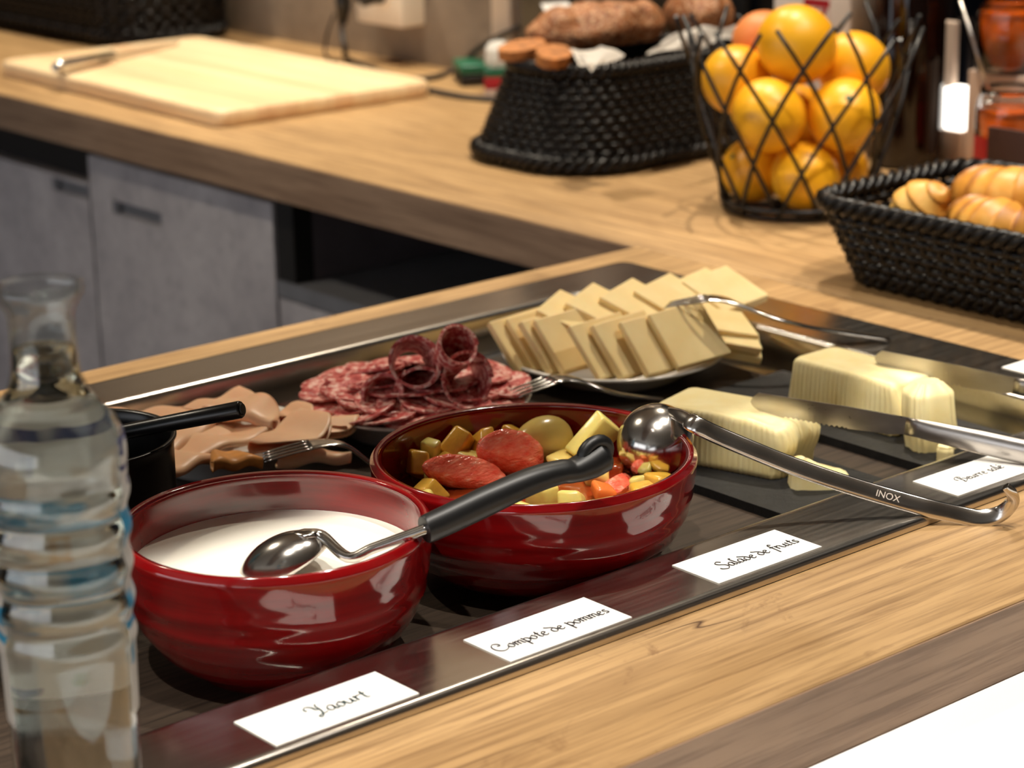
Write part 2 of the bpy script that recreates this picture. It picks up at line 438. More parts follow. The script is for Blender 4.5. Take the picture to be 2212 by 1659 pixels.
def rrect(x0, x1, y0, y1, r, seg=8, per=1):       # rounded rectangle, counter-clockwise
    out = []
    for cx, cy, a0 in ((x1-r, y0+r, -90), (x1-r, y1-r, 0), (x0+r, y1-r, 90), (x0+r, y0+r, 180)):
        for k in range(seg+1):
            a = R(a0+90*k/seg); out.append((cx+r*math.cos(a), cy+r*math.sin(a)))
    return out
def loops(mb, L, close_first=True, close_last=True):
    n = len(L[0]); vs = [p for l in L for p in l]; fs = []
    for i in range(len(L)-1):
        for k in range(n):
            m = (k+1) % n; fs.append((i*n+k, i*n+m, (i+1)*n+m, (i+1)*n+k))
    mb.add(vs, fs)
    if close_first: mb.cap(L[0])
    if close_last: mb.cap(L[-1])
    return mb
def hsh(*a): return random.Random(repr(a)).random()

# ------------------------------------------------------------------ the setting
FZ = -.90
struct('floor', MB().box((-4, -4, FZ-.05), (2.1, 6, FZ)), 'floor_tile')
struct('ceiling', MB().box((-4, -4, ZC), (2.1, 6, ZC+.05)), 'ceiling_paint')
XW = 2.035
struct('wall_back', MB().box((XW, -4, FZ), (XW+.1, 6, ZC)), 'concrete_wall')
struct('wall_left', MB().box((-4, 6, FZ), (2.1, 6.1, ZC)), 'room_wall')
wfm = MB()
for lo, hi in (((-4.1, -4, FZ), (-4, 6, -.65)), ((-4.1, -4, 1.35), (-4, 6, ZC)), ((-4.1, -4, -.65), (-4, -2.7, 1.35)), ((-4.1, 4.3, -.65), (-4, 6, 1.35))): wfm.box(lo, hi)
struct('wall_front', wfm, 'room_wall')
wfm = MB()
for y in (-2.7, -.4, 1.95, 4.25): wfm.box((-4.06, y, -.65), (-4.0, y+.05, 1.35))
struct('window_2', wfm, 'cabinet_dark')
struct('wall_right', MB().box((-4, -4.1, FZ), (2.1, -4, ZC)), 'room_wall')
wf = MB()
for lo, hi in (((XW-.012, 1.96, .0), (XW, 1.99, 1.3)), ((XW-.012, .2, .0), (XW, 1.96, .02)), ((XW-.012, .2, 1.27), (XW, 1.96, 1.3)), ((XW-.012, .2, .02), (XW, .23, 1.27))): wf.box(lo, hi)
w1 = struct('window_1', wf, 'cabinet_dark')
part('pane', MB().box((XW-.005, .23, .02), (XW-.001, 1.96, 1.27)), 'painted_night', w1)
struct('trim_1', MB().box((XW-.014, 2.408, .045), (XW, 2.449, 1.3), .003), 'white_trim')

# ------------------------------------------------------------------ counters
X0, X1, Y0, Y1 = -.55, 1.4705, .7622, 1.5690
HXa, HXb, HYa, HYb = .335, 1.338, .939, 1.468          # cut-out for the steel well
ct = thing('worktop', 'oak-look worktop of the serving peninsula with a sunken steel well', 'worktop', (X0, Y0, -.048))
def ring_slab(mb, z0, z1, b):
    def lp(x0, x1, y0, y1, z): return [(x0, y0, z), (x1, y0, z), (x1, y1, z), (x0, y1, z)]
    L = [lp(HXa, HXb, HYa, HYb, z0), lp(X0, X1, Y0, Y1, z0), lp(X0, X1, Y0, Y1, z1-b), lp(X0+b, X1, Y0+b, Y1-b, z1), lp(HXa, HXb, HYa, HYb, z1), lp(HXa, HXb, HYa, HYb, z0)]
    vs = [p for l in L for p in l]; fs = []
    for i in range(len(L)-1):
        for k in range(4): m = (k+1) % 4; fs.append((i*4+k, i*4+m, (i+1)*4+m, (i+1)*4+k))
    return mb.add(vs, fs, False)
part('slab', ring_slab(MB(), -.048, 0, .0012), 'oak_x', ct)
part('edge_band', MB().box((X0, Y0-.0012, -.0478), (X1, Y0+.0004, -.0016)), 'edge_x', ct, 'grey brown edge strip')
bt = thing('worktop', 'long oak-look worktop against the wall carrying bread and fruit', 'worktop', (1.472, .2, -.049))
part('slab', MB().box((1.4722, -.6, -.049), (XW-.0005, 4.6, 0), .0012), 'oak_y', bt)
part('edge_band', MB().box((1.4708, Y1+.0005, -.0486), (1.4724, 4.6, -.0016)), 'edge_y', bt, 'grey brown edge strip')
pb = thing('base_cabinet', 'dark base of the serving peninsula under the worktop', 'cabinet', (.4, 1.15, FZ))
part('body', MB().box((-.5, .80, FZ), (1.44, 1.54, -.0485)), 'cabinet_dark', pb)
one('serving_ledge', MB().box((-.5, .34, -.075), (1.465, .7605, -.0470)).box((-.45, .42, FZ), (1.42, .74, -.075)), 'white_laminate', 'bright white lower ledge running along the front of the oak worktop', 'ledge', (.7, .55, FZ))

XD = 1.497
def cab_door(y0, y1, z0, z1, hy0, hy1, hz0, hz1, label):
    t = thing('cabinet', label, 'cabinet', (1.75, (y0+y1)/2, FZ))
    part('carcass', MB().box((XD+.022, y0, FZ), (1.99, y1, -.05)), 'cabinet_dark', t)
    d = MB()      # door with a milled grip pocket
    zs = [z0, hz0, hz1, z1]; ys = [y0+.0015, hy0, hy1, y1-.0015]
    for i in range(3):
        for j in range(3):
            if i == 1 and j == 1: continue
            d.box((XD, ys[i], zs[j]), (XD+.02, ys[i+1], zs[j+1]))
    dd = part('door', d, 'concrete_door', t)
    part('handle', MB().box((XD+.008, hy0, hz0), (XD+.019, hy1, hz1)).box((XD+.001, hy1-.014, hz0+.002), (XD+.008, hy1, hz1-.002)), 'shelf_grey', dd, 'recessed grey grip pocket')
    return t
cab_door(2.672, 3.25, FZ+.08, -.104, 2.674, 2.772, -.127, -.109, 'concrete-grey cabinet with a lower door front and dark gap above it')
cab_door(2.233, 2.670, FZ+.08, -.064, 2.49, 2.612, -.135, -.117, 'concrete-grey cabinet with a taller door beside the open niche')
cab_door(3.252, 3.9, FZ+.08, -.104, 3.3, 3.4, -.127, -.109, 'concrete-grey cabinet at the end of the wall counter')
t = thing('open_cabinet', 'open-fronted cabinet niche under the worktop beside grey cabinet doors', 'cabinet', (1.75, 1.9, FZ))
part('side_panel', MB().box((XD+.003, 2.196, -.157), (XD+.03, 2.231, -.05)), 'cabinet_dark', t, 'black upright')
part('side_wall', MB().box((XD+.032, 2.196, -.157), (1.99, 2.214, -.05)), 'cabinet_inner', t)
part('back_panel', MB().box((1.97, 1.45, -.157), (1.99, 2.195, -.05)), 'cabinet_dark', t)
part('shelf', MB().box((XD, 1.45, -.178), (1.99, 2.231, -.158)), 'shelf_grey', t)
part('drawer_front', MB().box((XD, 1.6, FZ+.08), (XD+.02, 2.228, -.180)), 'concrete_door', t)
part('carcass', MB().box((XD+.022, 1.45, FZ), (1.99, 2.231, -.180)), 'cabinet_dark', t)

# overhead shelf above the peninsula (out of view; it shades the rear half of the well)
hs = thing('overhead_shelf', 'wooden shelf hung from the ceiling above the serving peninsula', 'shelf', (.7, 1.2, .66))
part('board', MB().box((-.4, .938, .66), (1.28, 1.20, .685)), 'hood_wood', hs)
for x in (-.35, 1.24):
    for y in (.98, 1.16): part('rod', MB().tube([(x, y, .685), (x, y, ZC)], .006, 8), 'wire_black', hs)

# ------------------------------------------------------------------ steel well
TX0, TX1, TY0, TY1 = .262, 1.407, .8785, 1.517
IX0, IX1, IY0, IY1 = .342, 1.331, .947, 1.459
FT = .0068
tr = thing('buffet_well', 'brushed steel buffet well sunk in the oak worktop', 'buffet well', ((TX0+TX1)/2, (TY0+TY1)/2, 0))
mb = MB()
def lo(w, ins, z, rad):      # w: 0 outer rim .. 1 inner rim
    if w == 0: q = rrect(TX0+ins, TX1-ins, TY0+ins, TY1-ins, rad, 10)
    else: q = rrect(IX0+ins, IX1-ins, IY0+ins, IY1-ins, rad, 10)
    return [(x, y, z) for x, y in q]
L = [lo(0, 0, .0006, .010), lo(0, -.0002, .0038, .010), lo(0, .0008, .0056, .010), lo(0, .0028, FT, .010), lo(0, .006, FT, .012), lo(1, -.006, FT, .052), lo(1, -.003, FT, .050),
     lo(1, -.0005, FT-.0008, .049), lo(1, .0012, FT-.004, .048), lo(1, .0025, -.012, .047), lo(1, .0045, -.024, .045), lo(1, .009, -.031, .042), lo(1, .016, -.034, .038)]
loops(mb, L, False, True)
part('well_pan', mb, 'steel_brushed', tr)
one('insert_board', loops(MB(), [[(x, y, z) for x, y in rrect(IX0+.03+i_, IX1-.022-i_, IY0+.0185+i_, IY1-.02-i_, .036, 8)] for z, i_ in ((-.0338, 0), (-.0262, 0), (-.0252, .001))]), 'insert_wood', 'dark grey-brown wooden board lining the bottom of the steel well', 'board')
PZ = -.0252          # top of the insert board

# ------------------------------------------------------------------ name cards with lettering
GL = {
 'a': (1.1, [[(.78, .95), (.4, 1.02), (.08, .6), (.12, .15), (.42, .02), (.7, .35), (.8, .95)], [(.8, .95), (.75, .3), (.9, 0), (1.1, .18)]]),
 'o': (.95, [[(.45, 1), (.1, .72), (.08, .3), (.38, 0), (.72, .3), (.7, .75), (.45, 1), (.7, 1.05)]]),
 'u': (1.1, [[(0, .95), (.08, .3), (.32, 0), (.65, .35), (.76, 1)], [(.76, 1), (.74, .25), (1, .05)]]),
 'r': (.8, [[(.05, .85), (.15, 1), (.15, 0)], [(.15, .55), (.4, .98), (.68, .88)]]),
 't': (.72, [[(.4, 1.6), (.26, .4), (.4, 0), (.66, .15)], [(0, 1.03), (.66, 1.1)]]),
 'm': (1.35, [[(.05, .9), (.12, 1), (.12, 0)], [(.12, .6), (.4, 1), (.56, .8), (.56, 0)], [(.56, .6), (.85, 1), (1.05, .8), (1.05, .2), (1.25, .05)]]),
 'p': (1.0, [[(.02, 1), (.14, 1.1), (.14, -.9)], [(.14, .7), (.45, 1.02), (.8, .75), (.75, .25), (.42, 0), (.14, .2)]]),
 'e': (.85, [[(.1, .5), (.58, .66), (.58, .92), (.35, 1), (.06, .62), (.14, .12), (.45, 0), (.78, .25)]]),
 'd': (1.0, [[(.5, .95), (.12, .75), (.08, .25), (.4, 0), (.76, .3), (.74, .8), (.45, 1.25), (-.05, 1.55), (-.2, 1.75)]]),
 'l': (.55, [[(.36, 1.75), (.2, 1.95), (.1, 1.6), (.16, .5), (.3, 0), (.55, .18)]]),
 'f': (.8, [[(.85, 1.6), (.62, 1.95), (.38, 1.6), (.36, .6), (.22, -.85)], [(0, .95), (.75, 1.06)]]),
 'i': (.5, [[(.05, .85), (.15, 1), (.15, .2), (.35, .02), (.48, .15)], [(.16, 1.4), (.22, 1.46)]]),
 's': (.75, [[(.62, .92), (.3, 1.02), (.14, .74), (.54, .36), (.42, .02), (.02, .08)]]),
 'S': (1.35, [[(1.15, 1.75), (.75, 2.15), (.25, 1.85), (.35, 1.35), (.95, .85), (1.05, .2), (.5, -.3), (-.15, -.05), (-.35, .35)]]),
 'C': (1.75, [[(.75, 1.35), (1.1, 1.25), (1.15, 1.75), (.6, 2.0), (.05, 1.4), (.05, .5), (.6, -.1), (1.3, .05), (1.75, .5)]]),
 'Y': (1.35, [[(-.35, 1.3), (-.4, 1.75), (0, 2.1), (.4, 1.7), (.45, 1.1), (.8, .95)], [(1.15, 2.15), (.85, 1.7), (.75, .6), (.35, -.3), (.05, -.5), (.0, -.15), (.5, -.05), (1.15, .1)]]),
 'B': (1.45, [[(.35, 1.75), (.32, .9), (.28, 0)], [(-.35, .75), (-.55, 1.3), (-.1, 1.85), (.6, 2.0), (.85, 1.55), (.35, 1.0)], [(.35, 1.0), (1.05, .95), (1.15, .35), (.6, -.05), (.05, -.3), (.28, .3)]]),
 'é': (.85, [[(.1, .5), (.58, .66), (.58, .92), (.35, 1), (.06, .62), (.14, .12), (.45, 0), (.78, .25)], [(.35, 1.35), (.65, 1.7)]]),
 ' ': (.6, [])}
def lettering(text, size, ox, oy, z, wmax=.34):
    mb = MB(); x = 0
    nib = Vector((math.cos(R(35)), math.sin(R(35)), 0))
    for ch in text:
        adv, strokes = GL[ch]
        for st in strokes:
            P = catmull([(ox+(x+px)*size, oy+py*size, z) for px, py in st], 6)
            vs = []; fs = []
            for i, p in enumerate(P):
                t = (P[min(i+1, len(P)-1)]-P[max(i-1, 0)]).normalized(); nr = Vector((-t.y, t.x, 0))
                w = size*(.10+.17*abs(nr.dot(nib)))
                vs += [p+nr*w/2, p-nr*w/2]
            for i in range(len(P)-1): fs.append((2*i, 2*i+1, 2*i+3, 2*i+2))
            mb.add(vs, fs, False)
        x += adv
    return mb, x*size
def card(px, text, a0, base, size, label, ink='ink', ext=None):
    P = [at(x, y, FT+.0006) for x, y in px]
    u = (P[1]-P[0]); u.z = 0; Lc = u.length; u.normalize(); v = Vector((u.y, -u.x, 0)); D = (P[2]-P[0]).dot(v)
    if ext: Lc = ext
    o = P[0]
    t = thing('name_card', label, 'card', (o.x+u.x*Lc/2+v.x*D/2, o.y+u.y*Lc/2+v.y*D/2, FT))
    c = [o, o+u*Lc, o+u*Lc+v*D, o+v*D]
    part('card', MB().prism([(p.x, p.y) for p in reversed(c)], FT+.0001, FT+.0006), 'paper_white', t)
    if text:
        m, wd = lettering(text, size, 0, 0, 0)
        M = Matrix(((u.x, -v.x, 0, 0), (u.y, -v.y, 0, 0), (0, 0, 1, 0), (0, 0, 0, 1)))
        q = o+u*(a0*Lc)+v*(base*D); q.z = FT+.0008
        m.xf(Matrix.Translation(q) @ M)
        part('lettering', m, ink, t, 'handwritten-style script "%s"' % text)
    return t
card([(505, 1559.3), (810, 1450.6), (600.3, 1610)], 'Yaourt', .40, .62, .0058, 'white card reading Yaourt in front of the yogurt bowl', 'green_ink')
card([(1001, 1381.9), (1261, 1290), (1103, 1429)], 'Compote de pommes', .04, .66, .0050, 'white card reading Compote de pommes on the steel rim')
card([(1451.7, 1220.4), (1673, 1144), (1552.7, 1260)], 'Salade de fruits', .21, .64, .0049, 'white card reading Salade de fruits in front of the fruit bowl')
card([(1971.6, 1039.3), (2147.3, 980), (2068.3, 1071)], 'Beurre salé', .27, .60, .0044, 'white card reading Beurre salé beside the butter knife handle', ext=.091)
P = at(2146, 790, FT)
t = one('name_card', MB().box((P.x, P.y-.10, FT+.0001), (P.x+.042, P.y-.008, FT+.0006)), 'paper_white', 'blank-looking white card on the short right rim of the steel well', 'card')

# ------------------------------------------------------------------ red bowls
BF = [(0, .46), (.0, .52), (.03, .555), (.07, .63), (.13, .71), (.21, .785), (.30, .85), (.40, .90), (.52, .943), (.64, .968), (.78, .986), (.90, .996), (.965, 1.0), (.992, .992), (1.0, .976)]
def bowl_r(tt):
    for (a, ra), (b, rb) in zip(BF, BF[1:]):
        if a <= tt <= b and b > a: return ra+(rb-ra)*(tt-a)/(b-a)
    return 1
def bowl(c, Rr, zt, label):
    zb = PZ; H = zt-zb; th = .0048
    prof = [(.001, zb+.003)]
    ks = [x/44 for x in range(45)]
    prof += [(.46*Rr, zb+.0025), (.50*Rr, zb), (.555*Rr, zb)]
    for k in ks[2:]:
        tt = k; rr = bowl_r(tt)*Rr
        if .15 < tt < .8: rr += .00042*math.sin(tt*2*math.pi*6.3)*math.sin((tt-.15)/.65*math.pi)
        prof.append((rr, zb+H*tt))
    prof.append((Rr-.0025, zt+.0012))
    inn = [(bowl_r(k)*Rr-th-(1-k)*.002, zb+H*k) for k in reversed(ks) if zb+H*k > zb+th+.001]
    prof += inn+[(.3*Rr, zb+th+.0005), (.001, zb+th)]
    o = one('bowl', MB().lathe(prof, 112, (c[0], c[1], 0)), 'red_glaze', label, 'bowl', (c[0], c[1], zb), 'glossy red bowls in the steel well')
    return o
C1 = (.6849, 1.0367); R1 = .0916; Z1 = .0600
C2 = (.8896, 1.0451); R2 = .1043; Z2 = .0530
bowl(C1, R1, Z1, 'glossy red ceramic bowl filled with white yogurt')
bowl(C2, R2, Z2, 'glossy red ceramic bowl of mixed fruit salad')
def inner_r(Rr, zt, z): return bowl_r((z-PZ)/(zt-PZ))*Rr-.0048-(1-(z-PZ)/(zt-PZ))*.002
zy = .0365; ry = inner_r(R1, Z1, zy)+.0008
def ysurf(u, v):
    a = 2*math.pi*u; r = ry*v
    z = zy+.0012*math.sin(r*130+a*1.0)*(1-v)*v*2+.0006*math.sin(3*a+r*60)*v*(1-v)*4
    if v > .97: z += .0006
    return Vector((C1[0]+r*math.cos(a), C1[1]+r*math.sin(a), z))
m = MB().grid(ysurf, 64, 26, True)
m.lathe([(ry, zy+.0006), (ry-.004, zy-.010), (.001, zy-.012)], 64, (C1[0], C1[1], 0))
one('yogurt', m, 'yogurt_white', 'smooth white yogurt filling the red bowl', 'yogurt', (C1[0], C1[1], zy-.012))
zs_ = .0225; rs = inner_r(R2, Z2, zs_)+.0008
m = MB().lathe([(.001, zs_), (rs*.5, zs_), (rs, zs_+.0003), (rs-.003, zs_-.012), (.001, zs_-.014)], 72, (C2[0], C2[1], 0))
one('fruit_juice', m, 'syrup', 'amber fruit juice between the fruit pieces in the red bowl', 'juice', (C2[0], C2[1], zs_-.014))

# fruit pieces
def rough_box(dx, dy, dz, seed, jit=.0016, bev=.0022):
    bm = bmesh.new(); bmesh.ops.create_cube(bm, size=1)
    rn = random.Random(seed)
    for v in bm.verts:
        v.co = Vector((v.co.x*dx*(1-.25*(v.co.z > 0)*rn.random()), v.co.y*dy*(1-.2*rn.random()), v.co.z*dz))+Vector([rn.uniform(-jit, jit) for _ in range(3)])
    bmesh.ops.bevel(bm, geom=bm.edges[:], offset=bev, segments=3, profile=.5, affect='EDGES')
    bm.verts.index_update(); mb = MB().add([v.co.copy() for v in bm.verts], [tuple(v.index for v in f.verts) for f in bm.faces]); bm.free(); return mb
def place(mb, loc, rot): return mb.xf(Matrix.Translation(loc) @ Euler([R(a) for a in rot]).to_matrix().to_4x4())
FR = []
def put(name, p, mb, rot, mat, label, cat, group, w):
    me_ = Euler([R(a) for a in rot]).to_matrix(); vs_ = [me_ @ v for v in mb.v]
    ext = [(max(v[i] for v in mb.v)-min(v[i] for v in mb.v))/2 for i in range(3)]
    rs_ = sorted(ext)[1]*.88; lx = max(0, max(ext)-rs_)*.95; ia = ext.index(max(ext))
    d = Vector([1.0 if i == ia else 0. for i in range(3)]); d = me_ @ d
    balls = [(d*f, rs_*(1 if f == 0 else .85)) for f in ((0,) if lx < .003 else (-lx, 0, lx))]
    FR.append(dict(name=name, p=Vector(p), mb=mb, rot=rot, mat=mat, label=label, cat=cat, group=group, w=w, balls=balls, vs=vs_))
def fruit(name, px, z, mb, rot, mat, label, cat): put(name, at(px[0], px[1], z), mb, rot, mat, label, cat, 'fruit pieces in the red bowl', 1.0)
def settle():
    cup = (at(1412, 950, .046), .0262)
    for it in range(240):
        for i, A in enumerate(FR):
            for B in FR[:i]:
                if (A['p']-B['p']).length > .075: continue
                for oa, ra in A['balls']:
                    for ob, rb in B['balls']:
                        d = (A['p']+oa)-(B['p']+ob); mn = ra+rb
                        if 1e-6 < d.length < mn:
                            d.z *= .35; q = d.normalized()*(mn-((A['p']+oa)-(B['p']+ob)).length)*.5; t_ = A['w']+B['w']
                            A['p'] += q*(B['w']/t_); B['p'] -= q*(A['w']/t_)
            for oa, ra in A['balls']:
                d = A['p']+oa-cup[0]
                if d.length < cup[1]+ra: d.z = min(d.z, -.002); A['p'] += d.normalized()*(cup[1]+ra-d.length)*.4
            for v in A['vs'][::3]:                       # stay inside the bowl
                q = A['p']+v; h = math.hypot(q.x-C2[0], q.y-C2[1]); lim = inner_r(R2, Z2, min(max(q.z, PZ+.004), Z2))-.0004
                if h > lim:
                    A['p'].x -= (q.x-C2[0])/h*(h-lim)*.5; A['p'].y -= (q.y-C2[1])/h*(h-lim)*.5
            A['p'].z = min(max(A['p'].z, .017), .042)
    for A in FR: one(A['name'], place(A['mb'], A['p'], A['rot']), A['mat'], A['label'], A['cat'], None, A['group'])
pj_ = 'pineapple'
fruit('pineapple_chunk', (910, 983), .034, rough_box(.012, .012, .022, 1), (8, -6, 25), 'melon', 'pale upright melon stick in the red fruit bowl', 'fruit')
fruit('pineapple_chunk', (954, 957), .035, rough_box(.019, .016, .022, 2), (30, 28, 40), pj_, 'pointed yellow pineapple chunk behind the pale melon stick', 'fruit')
fruit('pineapple_chunk', (1022, 958), .034, rough_box(.019, .013, .024, 3), (24, -38, 55), pj_, 'yellow pineapple wedge leaning behind the grapefruit segments', 'fruit')
fruit('pineapple_chunk', (876, 994), .032, rough_box(.016, .014, .016, 4), (10, 22, 60), pj_, 'dark yellow pineapple chunk against the rim of the fruit bowl', 'fruit')
fruit('pineapple_chunk', (1115, 955), .033, rough_box(.016, .012, .018, 5), (12, 16, 20), pj_, 'small pineapple chunk beside the pear half', 'fruit')
fruit('pineapple_chunk', (936, 1016), .030, rough_box(.018, .014, .013, 6), (14, 8, 35), 'melon', 'translucent pale fruit chunk beside the lower grapefruit segment', 'fruit')
fruit('pineapple_chunk', (862, 1004), .028, rough_box(.012, .014, .012, 16), (4, 18, 10), pj_, 'small yellow fruit cube at the rim of the fruit bowl', 'fruit')
fruit('apple_cube', (1011, 993), .029, rough_box(.018, .016, .013, 7), (6, 14, 15), 'melon', 'pale translucent apple cube between two grapefruit segments', 'fruit')
fruit('apple_cube', (958, 985), .029, rough_box(.014, .013, .012, 17), (16, 4, 25), 'melon', 'pale apple cube behind the lower grapefruit segment', 'fruit')
fruit('melon_wedge', (1291, 945), .036, rough_box(.024, .013, .030, 8, .003), (18, 40, 12), 'melon', 'bright pale melon wedge beside the upturned ladle', 'fruit')
fruit('melon_wedge', (1243, 968), .030, rough_box(.017, .009, .009, 9), (0, 24, -10), 'melon', 'small melon strip lying beside the pear half', 'fruit')
fruit('apple_slice', (1222, 992), .028, rough_box(.030, .013, .006, 10), (4, 3, 16), 'pear_flesh', 'thin apple slice floating in the fruit juice', 'fruit')
fruit('apple_slice', (1345, 1010), .028, rough_box(.028, .015, .010, 11), (5, 5, 40), 'syrup', 'orange fruit piece under the upturned ladle', 'fruit')
def segment(L, h, w, seed):
    def fn(u, v):
        s = u*2-1; k = max(0., 1-abs(s)**2.4)**.6
        a = 2*math.pi*v
        y = math.cos(a)*w*k; z = math.sin(a)*h*k
        if z > 0: z *= 1-.55*abs(y)/(w*k+1e-6)        # ridge
        return Vector((s*L, y+.12*L*(1-s*s), z+.0009*(hsh(seed, round(u*20), round(v*14))-.5)))
    return MB().grid(fn, 34, 25)
fruit('grapefruit_segment', (1103, 985), .035, segment(.026, .0165, .0115, 1), (14, 26, -14), 'grapefruit', 'red grapefruit segment standing up beside the pear half', 'fruit')
fruit('grapefruit_segment', (1008, 1018), .032, segment(.030, .0120, .0115, 2), (10, 18, -24), 'grapefruit', 'red grapefruit segment lying low at the front of the fruit bowl', 'fruit')
fruit('grapefruit_segment', (1330, 1030), .026, segment(.022, .009, .010, 3), (0, 5, 20), 'grapefruit', 'dark red fruit segment below the upturned ladle', 'fruit')
rn_ = random.Random(21)
spots = [(-.060, -.030), (-.040, -.050), (-.012, -.060), (.016, -.064), (.046, -.052), (.064, -.024), (.070, .006), (.030, -.034), (-.066, .004), (-.030, -.022), (.050, .022), (.010, .072), (-.020, .074), (.006, -.030), (.052, -.010), (.030, -.056), (.072, -.040), (-.004, -.012), (.060, .040), (.044, .060), (-.050, .046), (-.064, .030)]
for k, (dx, dy) in enumerate(spots):
    kind = k % 4
    m = rough_box(rn_.uniform(.015, .025), rn_.uniform(.012, .018), rn_.uniform(.010, .016), 100+k, .0026, .003)
    put('fruit_cube', Vector((C2[0]+dx, C2[1]+dy, .0245+.003*rn_.random())), m, (rn_.uniform(-25, 25), rn_.uniform(-25, 25), rn_.uniform(0, 180)), ('pineapple', 'melon', 'pear_flesh', 'papaya')[kind], 'small %s fruit cube half sunk in the juice of the red bowl' % ('golden', 'pale', 'cream', 'orange')[kind], 'fruit', 'small fruit cubes in the juice, '+('golden', 'pale', 'cream', 'orange')[kind], .25)
pr = MB()
def pear(u, v):
    a = 2*math.pi*u; b = math.pi*v
    x = math.cos(b)*.0215; r = math.sin(b)*.0165*(1-.18*math.cos(b))
    y = math.cos(a)*r; z = math.sin(a)*r
    return Vector((x, max(-.004, y), z))
pr.grid(pear, 30, 20, True)
fruit('pear_half', (1176, 962), .033, pr, (20, -6, 172), 'pear_flesh', 'yellow pear half with a smooth rounded top in the fruit bowl', 'fruit')
settle()

# ------------------------------------------------------------------ serving ladles
def frame_from(d, upv=(0, 0, 1)):
    x = Vector(d).normalized(); y = Vector(upv).cross(x).normalized(); z = x.cross(y)
    return Matrix(((x.x, y.x, z.x, 0), (x.y, y.y, z.y, 0), (x.z, y.z, z.z, 0), (0, 0, 0, 1)))
def dome(a, b, c, th, nu=40, nv=14, vmax=.5):
    def fn(s):
        def g(u, v):
            al = 2*math.pi*u; be = math.pi*vmax*v
            return Vector((math.sin(be)*math.cos(al)*(a-s), math.sin(be)*math.sin(al)*(b-s), math.cos(be)*(c-s)))
        return g
    m = MB(); m.grid(fn(0), nu, nv, True); m.grid(fn(th), nu, nv, True)
    o = (nv-1)*nu; k2 = nu*nv
    for i in range(nu):
        j = (i+1) % nu; m.f.append((o+i, o+j, k2+o+j, k2+o+i)); m.sm.append(True)
    return m
N1 = at(752, 1204, .0500); N2 = at(925, 1141, .0665); N3 = at(1312, 985, .086)
t = thing('serving_spoon', 'steel serving spoon with a black plastic handle lying in the yogurt', 'spoon', (N1.x, N1.y, zy))
sd = (N2-N1).normalized(); sdh = Vector((sd.x, sd.y, 0)).normalized()
Sc = at(615, 1226, .0375)
zx = (Vector((0, 0, .88))-sdh*.47).normalized(); xx = (sdh-zx*sdh.dot(zx)).normalized(); yx = zx.cross(xx)
M = Matrix(((xx.x, yx.x, zx.x, Sc.x), (xx.y, yx.y, zx.y, Sc.y), (xx.z, yx.z, zx.z, Sc.z), (0, 0, 0, 1)))
part('scoop', dome(.0290, .0205, .0190, .0012, 48, 18).xf(M), 'steel_polish', t, 'rounded polished scoop, back side up')
neck = catmull([Sc+xx*.0150+zx*.0150, Sc+xx*.0215+zx*.0118, Sc+xx*.0285+zx*.0060, N1, N1.lerp(N2, .3), N1.lerp(N2, .65), N2], 6)
nw = [((.0020+.0052*min(1, i/5)) if i < 5 else (.0072-.0036*min(1, (i-5)/9)), .0012+.0020*min(1, i/14)) for i in range(len(neck))]
part('shaft', MB().tube(neck, nw, 10, flat=(0, 0, 1)), 'steel_polish', t)
ax = (N3-N2); hp = []
for k, (s, off) in enumerate(((-.02, 0), (.0, 0), (.08, .0003), (.3, .002), (.55, .0035), (.72, .002), (.80, -.0005), (.90, -.0005), (.97, .001), (1.0, .002))):
    hp.append(N2+ax*s+Vector((0, 0, off)))
hr = [(.0064, .0068), (.0066, .0074), (.0068, .0076), (.0072, .0078), (.0075, .0070), (.0074, .0062), (.0074, .0062), (.0085, .0080), (.0085, .0085), (.0045, .0045)]
hpath = catmull(hp, 6); hrr = []
for i in range(len(hpath)):
    f = i/6; k = min(int(f), len(hr)-2); g = f-k
    hrr.append(tuple(1.14*(hr[k][q]*(1-g)+hr[k+1][q]*g) for q in (0, 1)))
hd = part('handle', MB().tube(hpath, hrr, 18, flat=(0, 0, 1)), 'black_plastic', t, 'matt black plastic handle')
e = N2+ax*.93; tx = ax.normalized()
lp_ = [e+tx*(.0085*math.cos(a))+Vector((0, 0, 1))*(.007*math.sin(a)+.0045) for a in [2*math.pi*k/20 for k in range(20)]]
part('hanging_loop', MB().tube(lp_, .0042, 10, True), 'black_plastic', hd)

t = thing('ladle', 'polished steel ladle with hooked handle hanging upturned over the fruit bowl', 'ladle', (at(2100, 1120, 0).x, at(2100, 1120, 0).y, 0))
Lc = at(1412, 950, .046)
hd0 = at(1480, 906, .0665)
ld = Vector((1, -.35, 0)).normalized()
camd = (Vector((0, 0, HC))-Lc).normalized()
dz = (camd*.55+Vector((-.55, .12, .62))).normalized()           # dome axis
M = Matrix.Translation(Lc-dz*.004) @ Matrix.Rotation(0, 4, 'Z')
zq = dz; xq = (ld-zq*ld.dot(zq)).normalized(); yq = zq.cross(xq)
RM = Matrix(((xq.x, yq.x, zq.x, 0), (xq.y, yq.y, zq.y, 0), (xq.z, yq.z, zq.z, 0), (0, 0, 0, 1)))
part('cup', dome(.0262, .0262, .0235, .0012, 56, 20, .52).xf(M @ RM), 'steel_polish', t, 'polished half-round cup')
rimp = Lc-dz*.004+xq*.0255
